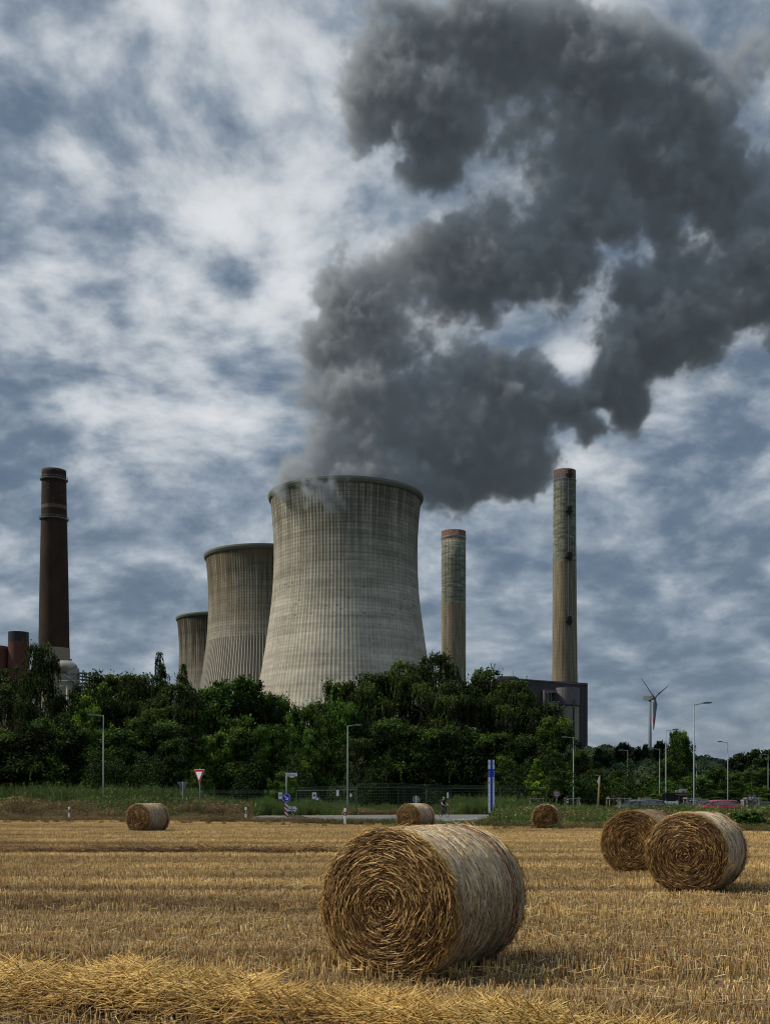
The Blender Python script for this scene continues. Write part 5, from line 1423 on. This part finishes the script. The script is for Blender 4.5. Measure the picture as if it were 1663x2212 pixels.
fence('mesh_fence', [(fx(771, 110), 110), (fx(860, 112), 112), (fx(975, 126), 126), (fx(1180, 134), 134)], 2.75, 'green wire fence right of the middle street lamp towards the cyclist')
for u, v, Y, w, h_, lb, mk in [(606, 1719, 121, .38, .72, 'white notice on the fence just left of the blue arrow sign', 'grey_metal'), (679.5, 1719, 117, .45, .70, 'white fence notice with a dark emblem between arrow sign and middle lamp', 'blue'),
                           (685.5, 1725.5, 117, .32, .26, 'tiny white plate below the notice with the dark emblem', None), (729.5, 1713, 113, .26, .62, 'narrow white notice on the fence left of the middle lamp', None),
                           (758, 1718, 110.8, .18, .34, 'tiny white plate on the fence right of the middle lamp pole', None), (966.5, 1718, 123, .20, .62, 'narrow white notice above the cyclist', None), (71, 1726.5, 127, .42, .56, 'small white notice on the fence near the left edge', 'grey_metal'),
                           (1140, 1729, 131, .14, .5, 'narrow white notice left of the young lime green tree', None), (1225, 1730, 135, .14, .5, 'narrow white notice right of the 50 speed sign', None)]:
    p = at(u, Y); ro = empty('notice_plate', (p.x, Y - .3, up(v, Y)))
    MB().box(-w / 2, w / 2, -.01, .01, -h_ / 2, h_ / 2).build('plate', M['white'], ro)
    if mk: MB().disc((0, -.016, .04), w * .3, t=.006, n=14).build('emblem', M[mk], ro)
    tag(ro, lb, 'notice')

# boards and bins by the car park
bd = empty('info_board', at(1412.5, 122)); kz = lambda v: up(v, 122)
MB().box(-.50, .50, -.05, .05, kz(1737.5), kz(1726)).build('board', material('board_blue', color=(.02, .05, .10)), bd)
MB().box(-.42, .46, -.07, -.052, kz(1732), kz(1727.5)).build('white_field', M['white'], bd); MB().box(-.34, .34, -.08, -.072, kz(1730.4), kz(1728.6)).build('lettering', M['black'], bd)
MB().box(-.42, .46, -.07, -.052, kz(1737), kz(1733.3)).build('pale_field', M['signwhite'], bd)
for sx in (-.4, .4): MB().tube([(sx, .08, 0), (sx, .08, kz(1726))], .04, 6).build('post', M['grey_metal'], bd)
tag(bd, 'blue and white board above the black estate car', 'sign board')
bd = empty('poster_board', at(1450.5, 124)); kz = lambda v: up(v, 124)
MB().box(-.82, .70, -.04, .04, kz(1745), kz(1731)).build('board', M['signwhite'], bd); MB().box(-.6, -.5, -.05, -.041, kz(1744), kz(1732)).build('dark_strip', M['grey_metal'], bd); MB().box(.1, .35, -.05, -.041, kz(1743), kz(1735)).build('dark_strip', M['grey_metal'], bd)
for sx in (-.7, .6): MB().tube([(sx, .08, 0), (sx, .08, kz(1728))], .05, 6).build('post', M['wood'], bd)
tag(bd, 'white poster board right of the lamp at the tail of the black estate car', 'sign board')
for u, v, w, h_, lb in ((1462, 1712, .5, .55, 'small reddish white sign on a post left of the square beige sign'), (1475.5, 1711, .95, .75, 'square beige sign on a grey post above the car park')):
    Y = 128; ro = empty('car_park_sign', at(u, Y)); MB().tube([(w * .4, .05, 0), (w * .4, .05, up(v, Y) + h_ / 2)], .045, 7).build('post', M['galv'], ro)
    MB().box(-w / 2, w / 2, -.02, .02, up(v, Y) - h_ / 2, up(v, Y) + h_ / 2).build('board', material('beige_sign', color=(.45, .42, .33)), ro); 
    MB().box(-w * .2, w * .22, -.03, -.021, up(v, Y) - h_ * .2, up(v, Y) + h_ * .25).build('mark', material('sign_mark', color=(.28, .12, .08)), ro); tag(ro, lb, 'sign')
Y = 122; sh = empty('shelter', at(1466, Y + 6)); MB().box(-1.9, 1.5, -1, 1, 2.15, 2.3).build('roof', M['dark'], sh); MB().box(-1.7, 1.3, .9, .96, .2, 2.14).build('back_panel', M['glass'], sh)
for sx in (-1.75, 1.35): MB().box(sx - .04, sx + .04, -.9, -.8, 0, 2.14).build('post', M['dark'], sh)
tag(sh, 'dark flat roofed shelter between the two estate cars', 'shelter')
def bin_box(u, Y, w, h_, label):
    ro = empty('container_bin', at(u, Y), rad(4)); mt = M['clad_light']
    MB().box(-w / 2, w / 2, -.5, .5, .12, h_).build('body', M['galvd'], ro, bevel=.03)
    MB().prism([(-w / 2 - .03, h_ + .004), (w / 2 + .03, h_ + .004), (w / 2 - .08, h_ + .16), (-w / 2 + .08, h_ + .16)], -.54, .54).build('lid', M['grey_metal'], ro)
    for q in np.linspace(-w / 2 + .12, w / 2 - .12, 5): MB().box(q - .02, q + .02, -.53, -.502, .2, h_ - .08).build('ridge', M['grey_metal'], ro)
    for sx in (-w / 2 + .1, w / 2 - .1): MB().tube([(sx - .03, -.4, .06), (sx + .03, -.4, .06)], .06, 8).build('wheel', M['rubber'], ro)
    tag(ro, label, 'bin')
M['galvd'] = material('dull_metal', color=(.13, .135, .14), rough=.6, metal=.2)
bin_box(1614, 113, 1.1, 1.35, 'grey container bin right of the red car'); bin_box(1630, 115, 1.0, 1.6, 'taller grey container bin beside the first one'); bin_box(1655, 116, 1.6, 1.15, 'low wide grey container bin at the right edge')
g = empty('round_plate_sign', at(1626, 118)); MB().tube([(0, 0, 0), (0, 0, up(1712, 118))], .05, 7).build('post', M['galv'], g); MB().disc((-.15, -.06, up(1722, 118)), .42, t=.02, n=28).build('board', M['grey_metal'], g); tag(g, 'dark round sign on a grey post above the bins', 'traffic sign')

# ------------------------------------------------------------------ cars
def car(loc, rz, paint, label):
    root = empty('parked_car', loc, rz); Lh = 2.36
    # stations along x: (x, half width, z_bottom, z_belt)
    st_ = [(-2.36, .70, .42, .66), (-2.26, .82, .28, .80), (-1.9, .88, .22, .90), (-1.0, .90, .20, .96), (0, .905, .20, .98), (1.0, .90, .20, 1.0), (1.9, .88, .22, 1.02), (2.25, .82, .28, .98), (2.34, .74, .40, .86)]
    g = MB(); n = 8
    for x, w, zb, zt_ in st_:
        zm = (zb + zt_) / 2
        g.v += [(x, -w * .92, zb), (x, -w, zb + .12), (x, -w, zm), (x, -w * .96, zt_ - .04), (x, -w * .86, zt_), (x, w * .86, zt_), (x, w * .96, zt_ - .04), (x, w, zm), (x, w, zb + .12), (x, w * .92, zb)]
    k = 10
    g.f = [(i * k + j, i * k + (j + 1) % k, (i + 1) * k + (j + 1) % k, (i + 1) * k + j) for i in range(len(st_) - 1) for j in range(k)] + [tuple(range(k)), tuple(range((len(st_) - 1) * k, len(st_) * k))]
    body = g.build('body', paint, root, True)
    # glasshouse
    gh = [(-1.28, .72, .95), (-.55, .64, 1.36), (.1, .63, 1.42), (1.0, .62, 1.42), (1.75, .60, 1.34), (2.22, .66, .98)]
    lo = [(-1.28, .78, .93), (-.6, .83, .965), (.1, .84, .98), (1.0, .83, .99), (1.75, .80, 1.0), (2.24, .74, .96)]
    gl = MB()
    for (x, w, z), (x2, w2, z2) in zip(gh, lo): gl.v += [(x2, -w2, z2), (x, -w, z), (x, w, z), (x2, w2, z2)]
    gl.f = [(i * 4 + j, i * 4 + j + 1, i * 4 + 5 + j, i * 4 + 4 + j) for i in range(5) for j in range(3)]
    gl.build('windows', M['glass'], root, True)
    rf = MB(); R_ = [(-.72, .62, 1.29), (-.5, .63, 1.385), (.1, .62, 1.445), (1.0, .61, 1.445), (1.78, .59, 1.36), (1.98, .58, 1.29)]
    for x, w, z in R_: rf.v += [(x, -w - .02, z - .03), (x, -w * .8, z + .02), (x, w * .8, z + .02), (x, w + .02, z - .03)]
    rf.f = [(i * 4 + j, i * 4 + j + 1, i * 4 + 5 + j, i * 4 + 4 + j) for i in range(5) for j in range(3)]
    rfo = rf.build('roof', paint, root, True)
    pl = MB()
    for sy in (-1, 1):
        for a, b_ in (((-1.32, .80, .93), (-.62, .655, 1.37)), ((.18, .848, .97), (.22, .655, 1.42)), ((1.12, .84, .98), (1.1, .645, 1.42)), ((2.1, .77, .97), (1.80, .62, 1.36))):
            pl.tube([(a[0], sy * a[1], a[2]), (b_[0], sy * b_[1], b_[2])], .035, 5)
    pl.build('window_pillars', paint, root)
    rr_ = MB()
    for sy in (-1, 1): rr_.tube([(-.4, sy * .60, 1.44), (.2, sy * .6, 1.475), (1.2, sy * .59, 1.47), (1.8, sy * .57, 1.40)], .018, 5); rr_.tube([(-1.2, sy * .835, .985), (.4, sy * .86, 1.01), (2., sy * .82, 1.02)], .012, 4)
    rr_.build('chrome_rail', M['rim'], root)
    for x in (-1.42, 1.42):
        for sy in (-1, 1):
            w = MB().tube([(x, sy * .72, .32), (x, sy * .915, .32)], .325, 22).build('wheel', M['rubber'], root); MB().tube([(x, sy * .90, .32), (x, sy * .925, .32)], .21, 16).build('rim', M['rim'], w)
    for sy in (-1, 1):
        MB().add([(-2.31, sy * .50, .62), (-2.27, sy * .80, .64), (-2.1, sy * .86, .72), (-2.16, sy * .80, .78), (-2.33, sy * .52, .72)], [(0, 1, 2, 3, 4)]).build('headlight', M['lampglass'], root)
        MB().box(2.30, 2.36, min(sy * .5, sy * .76), max(sy * .5, sy * .76), .72, .86).build('rear_light', M['red'], root)
        MB().box(-.98, -.80, min(sy * .88, sy * 1.04), max(sy * .88, sy * 1.04), .96, 1.10).build('wing_mirror', paint, root, bevel=.03)
    MB().box(-2.38, -2.33, -.42, .42, .48, .62).build('grille', M['dark'], root)
    tag(root, label, 'car', 'cars in the car park'); return root
car(at(1390, 113), rad(12), M['carblack'], 'black estate car parked behind the pair of bales')
car(at(1372, 119), rad(12), M['cargrey'], 'dark car mostly hidden behind the black estate car')
car(at(1547, 108), rad(10), M['carred'], 'dark red estate car parked right of the tallest looking lamp')
car(at(1500, 119), rad(10), M['cargrey'], 'dark car partly hidden behind the front of the red estate car')

# ------------------------------------------------------------------ cyclist
Yc = 96; cb = at(958.5, Yc)
bk = empty('bicycle', cb, rad(-62)); 
def wheel(x):
    w = MB(); n = 28
    w.tube([(x + .33 * math.cos(2 * math.pi * k / n), 0, .345 + .33 * math.sin(2 * math.pi * k / n)) for k in range(n + 1)], .022, 6, caps=False)
    o_ = w.build('wheel', M['rubber'], bk); s_ = MB()
    for k in range(12): s_.tube([(x, 0, .345), (x + .32 * math.cos(k * math.pi / 6), 0, .345 + .32 * math.sin(k * math.pi / 6))], .003, 3)
    s_.build('spokes', M['galv'], o_)
wheel(-.54); wheel(.54)
f_ = MB()
for a, b_ in (((-.54, 0, .345), (-.08, 0, .30)), ((-.08, 0, .30), (-.22, 0, .86)), ((-.22, 0, .80), (.38, 0, .86)), ((-.08, 0, .30), (.40, 0, .72)), ((.38, 0, .95), (.54, 0, .345)), ((-.54, 0, .345), (-.2, 0, .76))): f_.tube([a, b_], .02, 6)
f_.build('frame', M['black'], bk); MB().tube([(.30, -.28, 1.05), (.38, -.1, 1.02), (.38, .1, 1.02), (.30, .28, 1.05)], .015, 6).build('handlebar', M['grey_metal'], bk)
MB().box(-.34, -.10, -.07, .07, .88, .93).build('saddle', M['black'], bk, bevel=.02)
cr_ = MB(); cr_.tube([(-.08, -.12, .15), (-.08, -.10, .30), (-.08, .10, .30), (-.08, .12, .45)], .015, 5); cr_.build('pedals', M['grey_metal'], bk)
MB().box(-.62, -.30, .08, .20, .40, .74).build('pannier', M['black'], bk, bevel=.03)
tag(bk, 'dark bicycle ridden along the road beside the far bale', 'bicycle')
def figure(loc, rz):
    J = {'pel': (-.22, 0, .98), 'sp': (-.18, 0, 1.18), 'ch': (-.10, 0, 1.38), 'nk': (-.04, 0, 1.52), 'hd': (0, 0, 1.64), 'ht': (.01, 0, 1.74),
         'kL': (.16, .12, .76), 'aL': (-.05, .13, .40), 'tL': (.08, .13, .36), 'kR': (.10, -.12, .60), 'aR': (-.12, -.13, .20), 'tR': (.03, -.13, .16), 'hL': (-.18, .10, .93), 'hR': (-.18, -.10, .93),
         'sL': (-.09, .19, 1.42), 'eL': (.10, .25, 1.19), 'wL': (.28, .25, 1.07), 'sR': (-.09, -.19, 1.42), 'eR': (.10, -.25, 1.19), 'wR': (.28, -.25, 1.07)}
    RR = {'pel': .145, 'sp': .135, 'ch': .15, 'nk': .055, 'hd': .095, 'ht': .06, 'kL': .06, 'aL': .045, 'tL': .035, 'kR': .06, 'aR': .045, 'tR': .035, 'hL': .095, 'hR': .095, 'sL': .065, 'eL': .042, 'wL': .03, 'sR': .065, 'eR': .042, 'wR': .03}
    E = [('pel', 'sp'), ('sp', 'ch'), ('ch', 'nk'), ('nk', 'hd'), ('hd', 'ht'), ('pel', 'hL'), ('hL', 'kL'), ('kL', 'aL'), ('aL', 'tL'), ('pel', 'hR'), ('hR', 'kR'), ('kR', 'aR'), ('aR', 'tR'), ('ch', 'sL'), ('sL', 'eL'), ('eL', 'wL'), ('ch', 'sR'), ('sR', 'eR'), ('eR', 'wR')]
    for s_, y0 in (('L', 1), ('R', -1)):
        for k, (dx, dy, dz) in enumerate(((.075, .02, -.01), (.085, .0, -.012), (.08, -.02, -.014), (.07, -.035, -.014), (.04, -.03 , .03))):
            nm = 'f%s%d' % (s_, k); w = J['w' + s_]; J[nm] = (w[0] + dx, w[1] + dy * y0, w[2] + dz); RR[nm] = .009; E.append(('w' + s_, nm))
    ks = list(J); me = bpy.data.meshes.new('person'); me.from_pydata([J[k] for k in ks], [(ks.index(a), ks.index(b)) for a, b in E], [])
    o_ = bpy.data.objects.new('person', me); COL.objects.link(o_); md = o_.modifiers.new('skin', 'SKIN'); 
    for i, k in enumerate(ks):
        sv = me.skin_vertices[0].data[i]; sv.radius = (RR[k], RR[k]); sv.use_root = (k == 'pel')
    sd_ = o_.modifiers.new('sub', 'SUBSURF'); sd_.levels = 2; sd_.render_levels = 2
    def fn(t, b):
        s = t.sep(objco(t)); z, x = s[2], s[0]
        skin = t.math('GREATER_THAN', z, 1.50)
        arm = t.math('MULTIPLY', t.math('GREATER_THAN', t.math('ABSOLUTE', s[1]), .17), t.math('MULTIPLY', t.math('GREATER_THAN', x, .04), t.math('GREATER_THAN', z, .95)))
        shin = t.math('LESS_THAN', z, .42)
        c = t.mix(t.math('MAXIMUM', skin, arm), (.018, .018, .022), (.36, .21, .15))
        return t.mix(t.math('MULTIPLY', shin, .0), c, (.1, .1, .1))
    me.materials.append(material('person_skin_and_clothes', fn, rough=.8)); o_.location = loc; o_.rotation_euler.z = rz
    hat = MB(); n = 14
    for j in range(6):
        a = j / 5 * math.pi / 2; 
        for i in range(n): hat.v.append((-.005 + .112 * math.cos(a) * math.cos(2 * math.pi * i / n), .10 * math.cos(a) * math.sin(2 * math.pi * i / n), 1.665 + .115 * math.sin(a)))
    hat.f = [(j * n + i, j * n + (i + 1) % n, (j + 1) * n + (i + 1) % n, (j + 1) * n + i) for j in range(5) for i in range(n)]
    hat.build('hair', material('grey_hair', color=(.20, .19, .18), rough=.9), o_, True)
    tag(o_, 'person in dark clothes riding a bicycle away beyond the road', 'person')
figure(cb, rad(-62))
